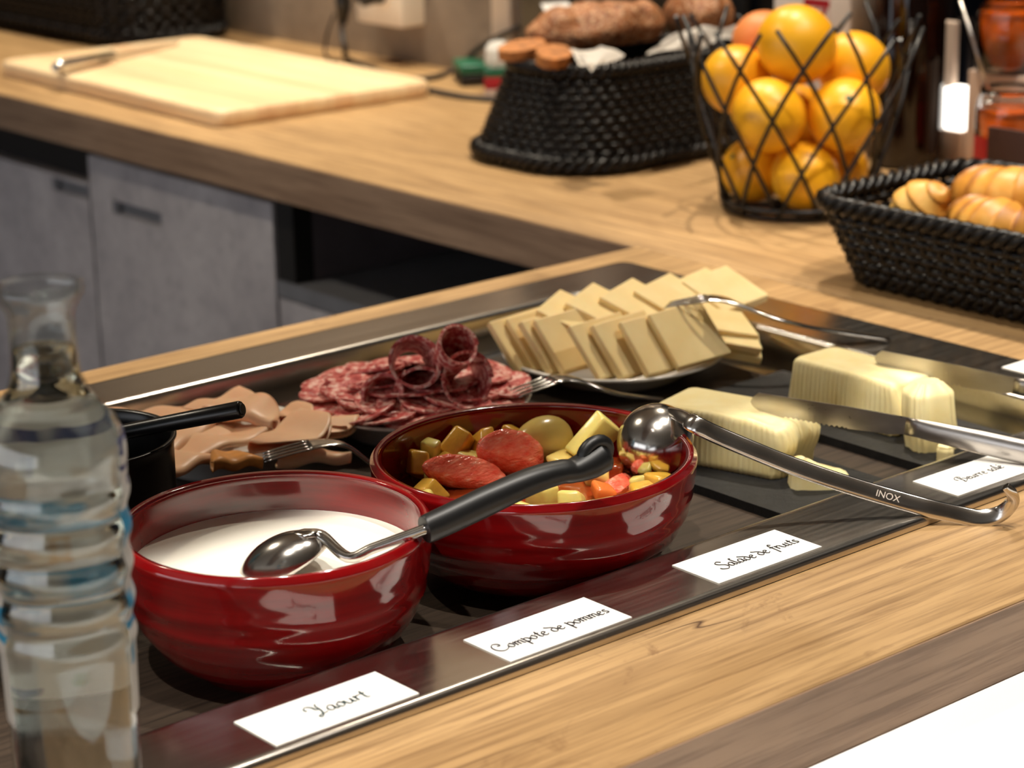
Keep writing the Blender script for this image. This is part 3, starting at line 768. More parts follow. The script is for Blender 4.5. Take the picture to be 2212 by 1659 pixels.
hk = [at(1436, 888, .0640), at(1460, 894, .0668), at(1482, 905, .0668), at(1502, 917, .0655), at(1545, 938, .0590), at(1620, 970, .0495), at(1700, 1002, .0395), at(1800, 1037, .0290), at(1900, 1068, .0195), at(2000, 1096, .0118), at(2070, 1112, .0062), at(2118, 1120, .0040), at(2160, 1110, .0075), at(2186, 1086, .0165), at(2186, 1066, .0245), at(2172, 1050, .0300)]
hk = catmull(hk, 6); n = len(hk)
wr = []
for i in range(n):
    f = i/(n-1); w = .0046 if f < .15 else .0060
    if f < .10: w = .0030+(f/.10)*.0016
    if f > .76: w = .0060-(f-.76)/.24*.0032
    wr.append((w, .0019))
part('handle', MB().tube(hk, wr, 14, face=(.15, .15, .62)), 'steel_polish', t, 'long flat steel handle with a curled hook')

tc = bpy.data.curves.new('engraving', 'FONT'); tc.body = 'INOX'; tc.size = .0062; tc.align_x = 'CENTER'; tc.align_y = 'CENTER'
to_ = bpy.data.objects.new('engraving_tmp', tc); COL.objects.link(to_); bpy.context.view_layer.update()
me = bpy.data.meshes.new_from_object(to_.evaluated_get(bpy.context.evaluated_depsgraph_get())); bpy.data.objects.remove(to_)
me.materials.clear(); me.materials.append(MATS['carton_white'])
ie = min(range(n), key=lambda i: (hk[i]-at(1925, 1074, .0175)).length)
tg = (hk[ie+1]-hk[ie-1]).normalized(); nz_ = (Vector((.15, .15, .62))-hk[ie]); nz_ = (nz_-tg*nz_.dot(tg)).normalized(); yz = nz_.cross(tg)
eo = link('engraving', me, (0, 0, 0), t); pe = hk[ie]+nz_*.0027-t.location
eo.location = pe; eo.rotation_euler = Matrix(((tg.x, yz.x, nz_.x), (tg.y, yz.y, nz_.y), (tg.z, yz.z, nz_.z))).to_euler()
props(eo, 'small engraved lettering on the handle')

# black saucepan with a spoon in it
pc = at(168, 948, .062); pr_ = .0615
t = thing('saucepan', 'small black enamelled pot standing behind the water bottle', 'pot', (pc.x, pc.y, PZ))
prof = [(.001, PZ), (pr_-.006, PZ), (pr_-.001, PZ+.004), (pr_-.0005, .055), (pr_, .0605), (pr_+.0016, .0615), (pr_+.0016, .0630), (pr_-.001, .0632), (pr_-.0022, .0615), (pr_-.003, .055), (pr_-.003, PZ+.006), (.001, PZ+.004)]
part('body', MB().lathe(prof, 64, (pc.x, pc.y, 0)), 'black_satin', t)
a = at(262, 934, .0690); b = at(522, 884, .090); d = (b-a).normalized()
t = thing('kitchen_spoon', 'utensil with a dark tubular handle sticking out of the black pot', 'spoon', (a.x, a.y, 0))
q = a-d*.075
part('handle', MB().tube([a-d*.03, a, a.lerp(b, .5), b-d*.001, b], [.0046, .0050, .0054, .0056, .0050], 16), 'black_satin', t)
part('shaft', MB().tube([a-d*.05, a-d*.03], [.003, .003], 10), 'steel_black', t)
part('end_cap', MB().tube([b-d*.0005, b+d*.0012], [.0040, .0036], 14), 'cabinet_dark', t)

# ------------------------------------------------------------------ plates and their food
def plate(px, R_, rz, label):
    c = at(px[0], px[1], rz)
    z0 = PZ; prof = [(.001, z0+.004), (R_*.50, z0+.004), (R_*.55, z0), (R_*.62, z0), (R_*.68, z0+.004), (R_*.85, rz-.005), (R_, rz), (R_+.0004, rz+.0014), (R_-.002, rz+.002), (R_*.84, rz-.0025), (R_*.64, z0+.0085), (.001, z0+.0075)]
    one('plate', MB().lathe(prof, 72, (c.x, c.y, 0)), 'porcelain', label, 'plate', (c.x, c.y, z0))
    return c
PC = plate((1325, 757), .092, -.006, 'white porcelain plate of cheese slices')
PS = plate((900, 856), .088, .000, 'white porcelain plate of salami slices')
PH = plate((478, 938), .072, -.003, 'white porcelain plate of poultry ham behind the yogurt bowl')

# cheese
e1 = at(1502, 661, .037)-at(1385, 690, .035); e2 = (at(1480, 800, -.002)-at(1385, 690, .035))*.95
nrm = e1.cross(e2).normalized()
if nrm.z < 0: nrm = -nrm
def slab_mesh(w, l, th, seed):
    bm = bmesh.new(); bmesh.ops.create_cube(bm, size=1); rn = random.Random(seed)
    for v in bm.verts:
        v.co = Vector((v.co.x*w*(1+rn.uniform(-.04, .04)), v.co.y*l*(1+rn.uniform(-.04, .04)), v.co.z*th))
    bmesh.ops.bevel(bm, geom=bm.edges[:], offset=.0011, segments=2, profile=.5, affect='EDGES')
    bm.verts.index_update(); mb = MB().add([v.co.copy() for v in bm.verts], [tuple(v.index for v in f.verts) for f in bm.faces], False); bm.free(); return mb
CH = [slab_mesh(e1.length, e2.length, .0066, k).mesh('cheese_slice', 'cheese') for k in range(3)]
def cheese(k, tl, e1, e2, label, group, sx=1, sy=1):
    x = e1.normalized(); z = e1.cross(e2).normalized()
    if z.z < 0: z = -z
    y = z.cross(x)
    c = tl+e1*.5*sx+e2*.5*sy
    o = link('cheese_slice', CH[k % 3])
    o.matrix_world = Matrix(((x.x*sx, y.x*sy, z.x, c.x), (x.y*sx, y.y*sy, z.y, c.y), (x.z*sx, y.z*sy, z.z, c.z), (0, 0, 0, 1)))
    props(o, label, 'cheese', group)
front = [((1040, 705), .026), ((1078, 700), .027), ((1108, 704), .028), ((1137, 700), .030), ((1213, 716), .029), ((1262, 712), .030), ((1322, 705), .032), ((1385, 690), .035)]
for k, (p, z) in enumerate(front):
    yaw = Matrix.Rotation(R(7-1.0*k+3*hsh('c', k)), 3, 'Z')
    lab = '%s cheese slice of the leaning row, counted from the salami' % ('', 'second', 'third', 'fourth', 'fifth', 'sixth', 'seventh', '')[k]
    if k == 7: lab = 'outermost cheese slice with its whole square face showing, beside the fork'
    if k == 0: lab = 'first cheese slice of the fan, nearest the salami'
    cheese(k, at(p[0], p[1], z), yaw @ e1, yaw @ e2, lab, 'cheese slices on the plate')
e1b = Vector((.058, .012, .004)); e2b = Vector((.012, -.050, -.020))
back = [((1150, 676), .034), ((1212, 660), .036), ((1285, 646), .037), ((1360, 634), .037), ((1430, 620), .036), ((1464, 612), .037)]
for k, (p, z) in enumerate(back):
    yaw = Matrix.Rotation(R(16-5*k), 3, 'Z')
    cheese(k+1, at(p[0], p[1], z), yaw @ e1b, yaw @ e2b, '%s flatter cheese slice of the rear row, counted from the salami' % ('first', 'second', 'third', 'fourth', 'fifth', 'sixth')[k], 'cheese slices in the rear row')
for k, (p, z, yw) in enumerate((((1490, 690), .020, -30), ((1478, 668), .027, -22), ((1500, 705), .012, -38))):
    yaw = Matrix.Rotation(R(yw), 3, 'Z')
    cheese(k, at(p[0], p[1], z), yaw @ Vector((.05, .0, -.012)), yaw @ Vector((.006, -.04, -.012)), '%s of the shaded cheese slices stacked under the fork' % ('middle', 'uppermost', 'lowest')[k], 'cheese slices under the fork', .95, .8)

# salami
def disc(r, th, seed, cup=.12):
    rn = random.Random(seed); n = 26; ph = rn.random()*6
    def g(s):
        def f(u, v):
            a = 2*math.pi*u; rr = r*v*(1+.03*math.sin(3*a+ph))
            return Vector((rr*math.cos(a), rr*math.sin(a), cup*rr*rr/r+.0012*math.sin(2*a+ph)*v*v+s))
        return f
    m = MB(); m.grid(g(th/2), n, 5, True); m.grid(g(-th/2), n, 5, True)
    o = 4*n; k2 = 5*n
    for i in range(n):
        j = (i+1) % n; m.f.append((o+i, o+j, k2+o+j, k2+o+i)); m.sm.append(False)
    return m
SD = [disc(.0235, .0016, k, .10).mesh('salami_slice', 'salami') for k in range(5)]
cnt = 0
for rg, (nr, rad, tilt, zz, off) in enumerate(((22, .066, -9, .0030, 0), (18, .050, -13, .0085, .2), (11, .031, -12, .0140, .1))):
    for k in range(nr):
        a = 2*math.pi*(k+off)/nr
        o = link('salami_slice', SD[(k+rg) % 5])
        o.location = (PS.x+rad*math.cos(a), PS.y+rad*math.sin(a), zz+.003*hsh('s', rg, k))
        o.rotation_euler = (Euler((0, R(-tilt*.75), a)).to_matrix() @ Euler((R(-7), 0, hsh('q', rg, k)*6)).to_matrix()).to_euler()
        props(o, ('salami slice in the outer ring of the plate', 'salami slice in the middle ring of the plate', 'salami slice lying under the salami rolls')[rg], 'salami', ('outer ring of salami slices', 'middle ring of salami slices', 'salami slices under the rolls')[rg])
def roll(L, r0, r1, turns, seed):
    def g(s):
        def f(u, v):
            a = 2*math.pi*turns*u; r = (r0+(r1-r0)*v)*(1.06-.12*u)+s
            wob = 1+.05*math.sin(a*2+seed)
            return Vector((r*math.cos(a)*wob, r*math.sin(a)*wob, L*v*(1-.10*math.cos(a+seed))))
        return f
    m = MB(); m.grid(g(0), 40, 8); m.grid(g(.0024), 40, 8)
    N = 40*8
    for i in range(39):
        m.f.append((7*40+i, 7*40+i+1, N+7*40+i+1, N+7*40+i)); m.sm.append(False)
    for j in range(7):
        for c_ in (0, 39): m.f.append((j*40+c_, (j+1)*40+c_, N+(j+1)*40+c_, N+j*40+c_)); m.sm.append(False)
    return m
camg = Vector((-.64, -.77, 0))
rolls = [((836, 850), .014, 16, .0075, .0112, 'small salami roll at the salad-bowl side of the rosette'),
         ((914, 840), .016, 6, .0100, .0155, 'wide open salami roll at the front of the rosette'),
         ((895, 786), .036, 22, .0105, .0155, 'salami roll on top of the rosette with a wide mouth'),
         ((1004, 818), .024, 10, .0115, .0160, 'tall dark salami roll standing next to the cheese plate'),
         ((982, 758), .046, 42, .0080, .0125, 'upright folded salami roll at the peak of the rosette')]
for k, (p, z, el, r0, r1, lab) in enumerate(rolls):
    c = at(p[0], p[1], z); az = Matrix.Rotation(R((-22, -2, 8, 14, 25)[k]), 3, 'Z') @ camg
    d = (az*math.cos(R(el))+Vector((0, 0, math.sin(R(el))))).normalized()
    m = roll(.040, r0*1.14, r1*1.14, 1.10, k*1.7); q = d.to_track_quat('Z', 'Y').to_matrix().to_4x4()
    m.xf(Matrix.Translation(c-d*.030) @ q)
    one('salami_roll', m, 'salami', lab, 'salami', None, 'rolled salami in the middle of the plate')

# poultry ham
def fold(L, D, h, seed, th=.0018):
    rn = random.Random(seed); p1 = rn.random()*6; p2 = rn.random()*6
    def g(s):
        def f(u, v):
            x = (u*2-1); w = v*2-1; dep = D*max(.05, 1-abs(x)**2.6)**.5
            y = dep*(math.sqrt(w*w+.012)-.11)
            z = (h/2+s)*math.tanh(w*7)*(1-.45*abs(w))+.0022*math.sin(3*x+p1)*abs(w)+.0016*math.sin(5*x+p2)
            return Vector((x*L, y-s*.5*math.exp(-abs(w)*8), z))
        return f
    m = MB(); m.grid(g(0), 26, 27); m.grid(g(th), 26, 27); N = 26*27
    for i in range(25):
        for j in (0, 26): m.f.append((j*26+i, j*26+i+1, N+j*26+i+1, N+j*26+i)); m.sm.append(True)
    for j in range(26):
        for i in (0, 25): m.f.append((j*26+i, (j+1)*26+i, N+(j+1)*26+i, N+j*26+i)); m.sm.append(True)
    return m
hams = [ # px, z, L, D, h, rotz, tiltx, tilty, label
 ((310, 893), .000, .026, .050, .010, 140, 10, -6, 'folded ham slice with a pointed corner behind the black pot'),
 ((385, 884), .004, .028, .052, .012, 165, 12, 0, 'rounded ham fold at the far edge of the plate'),
 ((452, 868), .006, .026, .048, .012, 185, 14, 4, 'tall rounded ham fold next to the spoon handle'),
 ((420, 950), .008, .038, .055, .012, 30, 6, -4, 'large flat ham slice in the middle of the plate'),
 ((512, 905), .014, .026, .044, .014, -58, 10, 12, 'ham slice curling over under the spoon handle tip'),
 ((592, 930), .012, .034, .046, .014, 206, 8, 6, 'broad folded ham slice with a browned edge beside the fork'),
 ((598, 893), .004, .020, .034, .010, 190, 10, 0, 'small rounded ham fold beside the salami plate'),
 ((672, 918), .000, .022, .040, .009, 232, 6, -8, 'narrow ham fold reaching towards the salami plate'),
 ((412, 1010), .006, .028, .036, .010, 20, 4, 6, 'pale ham slice tucked behind the yogurt bowl rim'),
 ((362, 935), .005, .034, .046, .008, 60, 0, 0, 'flat ham slice lying beside the black pot'),
 ((505, 962), .006, .036, .044, .008, 10, 0, 0, 'wide ham slice lying between the pot and the fork'),
 ((455, 915), .003, .036, .050, .008, 120, 0, 0, 'ham slice lying underneath the spoon handle')]
for k, (p, z, L_, D_, h_, rz, tx_, ty_, lab) in enumerate(hams):
    m = place(fold(L_*1.08, D_, h_*.62, k), at(p[0], p[1], z), (tx_*.3, ty_*.4, rz))
    one('ham_slice', m, 'ham', lab, 'ham', None, 'folded ham slices on the plate')
def curl(L, r, seed):
    def g(s):
        def f(u, v):
            a = math.pi*(.1+1.25*u); rr = r+s
            return Vector((L*(v-.5), rr*math.cos(a)*1.9, rr*math.sin(a)*(1-.3*v)))
        return f
    m = MB(); m.grid(g(0), 20, 10); m.grid(g(.0016), 20, 10); N = 200
    for j in range(9):
        for i in (0, 19): m.f.append((j*20+i, (j+1)*20+i, N+(j+1)*20+i, N+j*20+i)); m.sm.append(True)
    for i in range(19):
        for j in (0, 9): m.f.append((j*20+i, j*20+i+1, N+j*20+i+1, N+j*20+i)); m.sm.append(True)
    return m
for k, (p, z, L_, r_, rz, lab) in enumerate((((515, 1004), .006, .030, .0085, -30, 'browned ham edge curled into a loop behind the yogurt bowl'), ((680, 995), -.006, .045, .006, -35, 'small curled ham strip under the fork'), ((745, 925), -.004, .03, .006, 40, 'folded ham corner at the plate edge beside the fork'))):
    one('ham_curl', place(fold(L_*.62, .024, .007, 40+k), at(p[0], p[1], z), (4, 4, rz+20)), 'ham_rind' if k == 0 else 'ham', lab, 'ham', None, 'ham curls')

# forks
def fork(P, label, w=.0105, tine=.5, head=.026):
    path = catmull(P, 10); t = thing('fork', label, 'fork', path[-1])
    tot = 0; seg = [0]
    for a, b in zip(path, path[1:]): tot += (b-a).length; seg.append(tot)
    def pos(s):
        for i in range(len(seg)-1):
            if seg[i] <= s <= seg[i+1]:
                g = (s-seg[i])/max(1e-9, seg[i+1]-seg[i]); d = path[i+1]-path[i]
                return path[i].lerp(path[i+1], g), d.normalized()
        return path[-1], (path[-1]-path[-2]).normalized()
    tl = .034; hl = .020
    def side(d): return d.cross(Vector((0, 0, 1))).normalized()
    for k in range(4):
        pts = []
        for j in range(7):
            p, d = pos(tl*j/6+.001); pts.append(p+side(d)*((k-1.5)*w*2/3.4))
        part('tine', MB().tube(pts, [(.0006, .0005)]+[(.0012, .0009)]*6, 6, flat=(0, 0, 1)), 'steel_polish', t)
    pts = []; ww = []
    for j in range(30):
        s = tl*.96+(tot-tl*.96)*j/29; p, d = pos(s); pts.append(p)
        x = s-tl
        wd = w*1.02 if x < .006 else (w*1.02-(w*.72)*min(1, (x-.006)/.022) if x < .03 else w*.30+(w*.34)*min(1, (x-.03)/.09))
        ww.append((wd, .0011 if x < .02 else .0016))
    part('handle', MB().tube(pts, ww, 10, flat=(0, 0, 1)), 'steel_polish', t)
    return t
fork([at(566, 990, .012), at(625, 972, .0165), at(690, 958, .019), at(745, 962, .0165), at(800, 1000, .002), at(850, 1030, -.012), at(900, 1060, -.022)], 'steel fork resting on the ham plate with its tines over the ham')
fork([at(1108, 852, .010), at(1160, 832, .0145), at(1212, 816, .017), at(1262, 826, .013), at(1330, 850, .002), at(1425, 862, -.0205)], 'steel fork leaning on the salami plate beside the cheese plate')
fork([at(1438, 660, .037), at(1490, 650, .042), at(1545, 644, .044), at(1600, 660, .041), at(1690, 692, .030), at(1790, 714, .018), at(1920, 733, .0085)], 'steel fork lying across the cheese with its handle on the steel rim')

# ------------------------------------------------------------------ slates, butter, knives
def slate(x0, x1, y0, y1, label, s):
    rn = random.Random(s); pts = []
    for (a, b) in (((x0, y0), (x1, y0)), ((x1, y0), (x1, y1)), ((x1, y1), (x0, y1)), ((x0, y1), (x0, y0))):
        for k in range(14):
            f = k/14; pts.append((a[0]+(b[0]-a[0])*f+rn.uniform(-.0006, .0006), a[1]+(b[1]-a[1])*f+rn.uniform(-.0006, .0006)))
    one('slate_board', MB().prism(pts, PZ, PZ+.0068), 'slate', label, 'slate board')
slate(1.0635, 1.168, .966, 1.235, 'black slate board with a butter block, next to the fruit bowl', 1)
slate(1.2105, 1.312, .966, 1.225, 'black slate board with a butter block, at the short end of the well', 2)
SZ = PZ+.0068
def butter_block(c, W_, L_, H_, rz, seed, label, nfl=12):
    L = []; n = 300
    def ring(gr):
        q = rrect(-W_/2-gr, W_/2+gr, -L_/2-gr, L_/2+gr, .006, 6); tot = 0; sg = [0]; out = []
        for (ax_, ay), (bx_, by_) in zip(q, q[1:]+q[:1]): tot += math.hypot(bx_-ax_, by_-ay); sg.append(tot)
        i = 0
        for k in range(n):
            d = tot*k/n
            while sg[i+1] < d: i += 1
            g = (d-sg[i])/max(1e-9, sg[i+1]-sg[i]); p, r2 = q[i], q[(i+1) % len(q)]
            out.append((p[0]+(r2[0]-p[0])*g, p[1]+(r2[1]-p[1])*g))
        return out
    for z, gr in ((0, -.0004), (.0012, .0010), (.005, .0012), (.010, .0008), (.016, .0004), (.022, 0), (.029, -.0005), (H_-.0045, -.0012), (H_-.0016, -.0018), (H_-.0003, -.0032), (H_, -.0050)):
        lp2 = []
        for x, y in ring(gr):
            fade = 1-max(0, (z-(H_-.004))/.004)
            if abs(x) > W_/2-.004: x += math.copysign(.0026*(abs(math.cos(math.pi*nfl*y/L_))-.6)*fade, x)
            if abs(y) > L_/2-.004: y += math.copysign(.0022*(abs(math.cos(math.pi*6*x/W_))-.6)*fade, y)
            e = max(0, -y/(L_/2))
            y2 = y+(.0035*math.sin(z*130+seed)+.0025*math.sin(x*170+seed))*e**5
            zz = z-(z/H_)*(max(0, e-.5)*.007*(1+.6*math.sin(x*210+seed)))
            lp2.append(Vector((x, y2, zz)))
        L.append(lp2)
    m = loops(MB(), L, True, False)
    top = L[-1]
    loops(m, [top]+[[Vector((v.x*f, v.y*f, H_+(v.z-H_)*f**2+.0005*math.sin(v.x*f*300+seed)*math.sin(v.y*f*200))) for v in top] for f in (.75, .5, .25, .02)], False, True)
    m.xf(Matrix.Translation((c[0], c[1], SZ)) @ Matrix.Rotation(R(rz), 4, 'Z'))
    return one('butter_block', m, 'butter', label, 'butter', (c[0], c[1], SZ))
butter_block((1.1235, 1.0965), .054, .104, .0405, 15, 1.0, 'fluted block of pale butter with a serrated knife stuck in it')
butter_block((1.2680, 1.1010), .051, .104, .0405, 1, 2.3, 'fluted block of pale butter with a chunk cut off, at the well end')
def lump(fn_r, sx, sy, sz, seed, flat=True):
    rn = random.Random(seed); ph = [rn.random()*6 for _ in range(6)]
    def f(u, v):
        a = 2*math.pi*u; b = math.pi*v
        d = Vector((math.sin(b)*math.cos(a), math.sin(b)*math.sin(a), math.cos(b)))
        q = Vector([math.copysign(abs(c)**fn_r, c) for c in d])
        k = 1+.05*math.sin(4*a+ph[0])*math.sin(b)+.04*math.sin(7*a+3*b+ph[1])+.03*math.sin(11*b+ph[2])
        w = Vector((q.x*sx*k, q.y*sy*k, q.z*sz*k))
        if flat and w.z < -sz*.6: w.z = -sz*.6
        return w
    return MB().grid(f, 44, 26, True)
# curved chunk cut from the second block
P = at(2003, 975, SZ)
ck = MB()
def chunk(u, v):
    a = 2*math.pi*u; s = v
    h = .047*s
    cx = math.copysign(abs(math.cos(a))**.5, math.cos(a)); sy = math.copysign(abs(math.sin(a))**.5, math.sin(a))
    w = .0185*(1-.10*s)*(1-max(0, s-.86)*3.2); d = .0125*(1+.12*math.sin(s*3))*(1-max(0, s-.86)*3.0)
    lean = .010*s*s
    rid = .0007*math.sin(a*14)
    return Vector((cx*(w+rid)-.003*math.sin(s*3.1), sy*(d+rid)+lean, h))
ck.grid(chunk, 60, 26, True)
top = ck.v[-60:]; ck.cap([Vector(v) for v in top])
one('butter_chunk', place(ck, Vector((1.2485, 1.0150, SZ)), (0, 0, -20)), 'butter', 'curved chunk of butter standing behind the knife handle on its slate', 'butter')
one('butter_chunk', place(lump(.55, .0075, .006, .0075, 5), Vector((1.2330, .9910, SZ+.0044)), (0, 0, 30)), 'butter', 'small crumb of butter at the foot of the curved chunk', 'butter')
wd = MB()
def wedge(u, v):
    a = 2*math.pi*u; cx = math.copysign(abs(math.cos(a))**.45, math.cos(a)); sy = math.copysign(abs(math.sin(a))**.45, math.sin(a))
    L_, W_ = .0215, .0125; h = .0215*(1-.62*(cx*.5+.5))
    k = 1-.10*v-(.22 if v > .95 else 0)
    return Vector((cx*L_*k, sy*W_*k+.0006*math.sin(9*a), h*v*(1-.15*sy)))
wd.grid(wedge, 64, 14, True); wd.cap([Vector(v) for v in wd.v[-64:]])
P = at(1766, 1050, SZ)
one('butter_chunk', place(wd, Vector((P.x+.004, P.y+.002, SZ)), (0, 0, -38)), 'butter', 'wedge of butter lying on the slate beside the ladle handle', 'butter')

def knife(tip, bol, end, label, teeth=(.22, .62), bw=.0165):
    d = (bol-tip); Lb = d.length; M = Matrix.Translation(tip) @ frame_from(d)
    t = thing('butter_knife', label, 'knife', (end.x, end.y, end.z-.007))
    topc = []; bot = []; n = 120
    for k in range(n+1):
        f = k/n; x = f*Lb
        tz = .0075*min(1, (f/.05)**.5) if f < .05 else .0075-.0012*max(0, (f-.6)/.4)
        bz = -.0075*min(1, (f/.10)**.5) if f < .10 else -.0090+.0015*abs(1-2*f)
        if f > .86: bz = -.0085+(f-.86)/.14*.0028
        if teeth[0] < f < teeth[1]: bz += .0015*abs(((f*Lb*260) % 1)*2-1)
        topc.append((x, tz)); bot.append((x, bz))
    m = MB(); vs = []; fs = []
    for sgn in (-1, 1):
        for (x, z), (xb, zb) in zip(topc, bot):
            vs += [Vector((x, sgn*.0006, z)), Vector((xb, sgn*.00015, zb))]
    N = 2*(n+1)
    for k in range(n):
        a = 2*k; fs += [(a, a+1, a+3, a+2), (N+a, N+a+2, N+a+3, N+a+1), (a, a+2, N+a+2, N+a), (a+1, N+a+1, N+a+3, a+3)]
    fs += [(0, N, N+1, 1), (2*n, 2*n+1, N+2*n+1, N+2*n)]
    m.add(vs, fs, False).xf(M)
    part('blade', m, 'steel_knife', t, 'serrated steel blade')
    hx = end-bol; hh = hx.length
    pts = [bol-d.normalized()*.002, bol+hx*.05, bol+hx*.12, bol+hx*.35, bol+hx*.7, bol+hx*.96, end]
    rr = [(.0012, .0066), (.0026, .0066), (.0036, .0072), (.0046, .0084), (.0050, .0090), (.0050, .0086), (.002, .004)]
    part('handle', MB().tube(pts, rr, 16, flat=(0, 0, 1)), 'steel_knife', t)
    return t
K1t = at(1622, 868, .0275); K1b = at(1962, 921, .0250); K1e = at(2250, 984, .0155)
knife(K1t, K1b, K1e+(K1e-K1b)*.55, 'serrated steel knife with its tip in the butter next to the fruit bowl')
K2t = at(1890, 775, .0260); K2b = at(2195, 834, .0215)
knife(K2t, K2b, K2b+(K2b-K2t)*.88+Vector((0, 0, -.0025)), 'serrated steel knife behind the butter at the short end of the well')

# ------------------------------------------------------------------ water bottles
def bottle(bx, by, bz, label, lab_mat, s=1.0, tag_=''):
    t = thing('water_bottle', label, 'bottle', (bx, by, bz))
    def pr_out():
        P = [(.001, .0035), (.012, .002), (.024, 0), (.0285, .0015), (.0302, .006), (.0304, .045)]
        for k in range(1, 66):
            z = .045+.127*k/65; r = .0304+(.0330-.0304)*k/65
            if .085 < z < .165: r += .0010*math.sin((z-.085)/.080*2*math.pi*4.5)
            P.append((r, z))
        P += [(.0334, .1775), (.0335, .182), (.0325, .188), (.0302, .194), (.0268, .1995), (.0222, .2055), (.0185, .210), (.0165, .2155), (.0154, .222), (.0150, .232), (.0150, .243), (.0158, .2475), (.0178, .2510), (.0198, .2540), (.0203, .2565), (.0198, .2590), (.0184, .2598)]
        return P
    out = pr_out()
    inn = [(r-(.0013 if z < .24 else .0022), z+(.0022 if z < .004 else 0)) for r, z in out if r > .005][:-1]
    prof = out+[(.0170, .2590)]+[(max(.001, r), z) for r, z in reversed(inn)]+[(.001, .0058)]
    c = (bx, by, bz)
    g = part('glass', MB().lathe([(r*s, z*s) for r, z in prof], 64, c), 'bottle_glass', t)
    wz = .229
    wp = [(.001, .0056)]+[(r+.0002, z) for r, z in inn if z < wz]+[(.0139, wz), (.001, wz-.0006)]
    part('water', MB().lathe([(r*s, z*s) for r, z in wp], 64, c), 'water', t)
    lp3 = [(r+.0004, z) for r, z in out if .050 <= z <= .188 and r > .02]
    az0 = math.atan2(by, bx)
    def lw_(u, v):
        k = v*(len(lp3)-1); i = min(int(k), len(lp3)-2); g_ = k-i; r = (lp3[i][0]*(1-g_)+lp3[i+1][0]*g_)*s; z = (lp3[i][1]*(1-g_)+lp3[i+1][1]*g_)*s
        a = az0+(u-.5)*R(236); return Vector((bx+r*math.cos(a), by+r*math.sin(a), bz+z))
    part('label_wrap', MB().grid(lw_, 60, 90), lab_mat, t, 'white label with blue print, seen through the water')
    return t
B1 = at(176, 1740, FT)
bottle(B1.x, B1.y, FT, 'open clear water bottle with ribbed body standing on the steel rim', 'bottle_label')
B2 = at(-78, 1330, PZ)
bottle(B2.x, B2.y, PZ, 'second water bottle with a blue label, mostly hidden beside the open one', 'label_blue', 1.0)

# ------------------------------------------------------------------ cutting board and bread knife
f_ = at(470, 241, .022); r_ = at(876, 163, .022); b_ = at(395, 72, .022)
ux = Vector((r_.x-f_.x, r_.y-f_.y, 0)); uy = Vector((b_.x-r_.x, b_.y-r_.y, 0)); wx = ux.length; wy = uy.length+.02; uy.normalize(); ux = Vector((uy.y, -uy.x, 0))
mb = MB(); Lq = []
for z, ins in ((.0006, .003), (.004, .0006), (.011, 0), (.018, .0006), (.0208, .0025), (.022, .006)):
    Lq.append([Vector((x, y, z)) for x, y in rrect(ins, wx-ins, ins, wy-ins, .018, 8)])
loops(mb, Lq)
BM = Matrix(((ux.x, uy.x, 0, f_.x), (ux.y, uy.y, 0, f_.y), (0, 0, 1, 0), (0, 0, 0, 1)))
def staves():
    t = NT('stave_wood'); v = t.co()
    sx = t.n('ShaderNodeSeparateXYZ'); t.l(v, sx.inputs[0])
    m = t.n('ShaderNodeMath', operation='MULTIPLY'); t.l(sx.outputs['X'], m.inputs[0]); m.inputs[1].default_value = 34
    fl = t.n('ShaderNodeMath', operation='FLOOR'); t.l(m.outputs[0], fl.inputs[0])
    wn = t.n('ShaderNodeTexWhiteNoise', noise_dimensions='1D'); t.l(fl.outputs[0], wn.inputs['W'])
    g = t.noise(t.co((110, 5, 40)), 1, 4)
    c = t.ramp(wn.outputs['Value'], [(0, lin((240, 208, 162))), (.5, lin((244, 218, 176))), (1, lin((232, 190, 146)))])
    c = t.mix(t.ramp(g, [(.45, (0, 0, 0)), (.75, (.45, .45, .45))]), c, lin((206, 152, 104)))
    t.col(c); t.set(Roughness=.42); MATS['stave_wood'] = t.m
staves()
cb = link('cutting_board', mb.mesh('cutting_board', 'stave_wood')); cb.matrix_world = BM
props(cb, 'pale wooden cutting board with a knife on it', 'cutting board')
ka = at(118, 146, .034); kb = at(243, 121, .031); kc = at(388, 92, .026)
t = thing('bread_knife', 'bread knife with steel handle lying on the cutting board', 'knife', (kb.x, kb.y, .022))
part('handle', MB().tube([ka, ka.lerp(kb, .1), ka.lerp(kb, .5), kb], [.006, .0095, .0085, .0075], 12), 'steel_polish', t)
m = MB(); dd = (kc-kb); Ml = Matrix.Translation(kb) @ frame_from(dd); Lk = dd.length
m.add([Ml @ Vector(v) for v in ((0, -.0008, .006), (Lk, -.0004, .003), (Lk*.97, 0, -.004), (0, 0, -.009), (0, .0008, .006), (Lk, .0004, .003))], [(0, 1, 2, 3), (4, 3, 2, 5), (0, 4, 5, 1), (0, 3, 4), (1, 5, 2)], False)
part('blade', m, 'steel_knife', t)

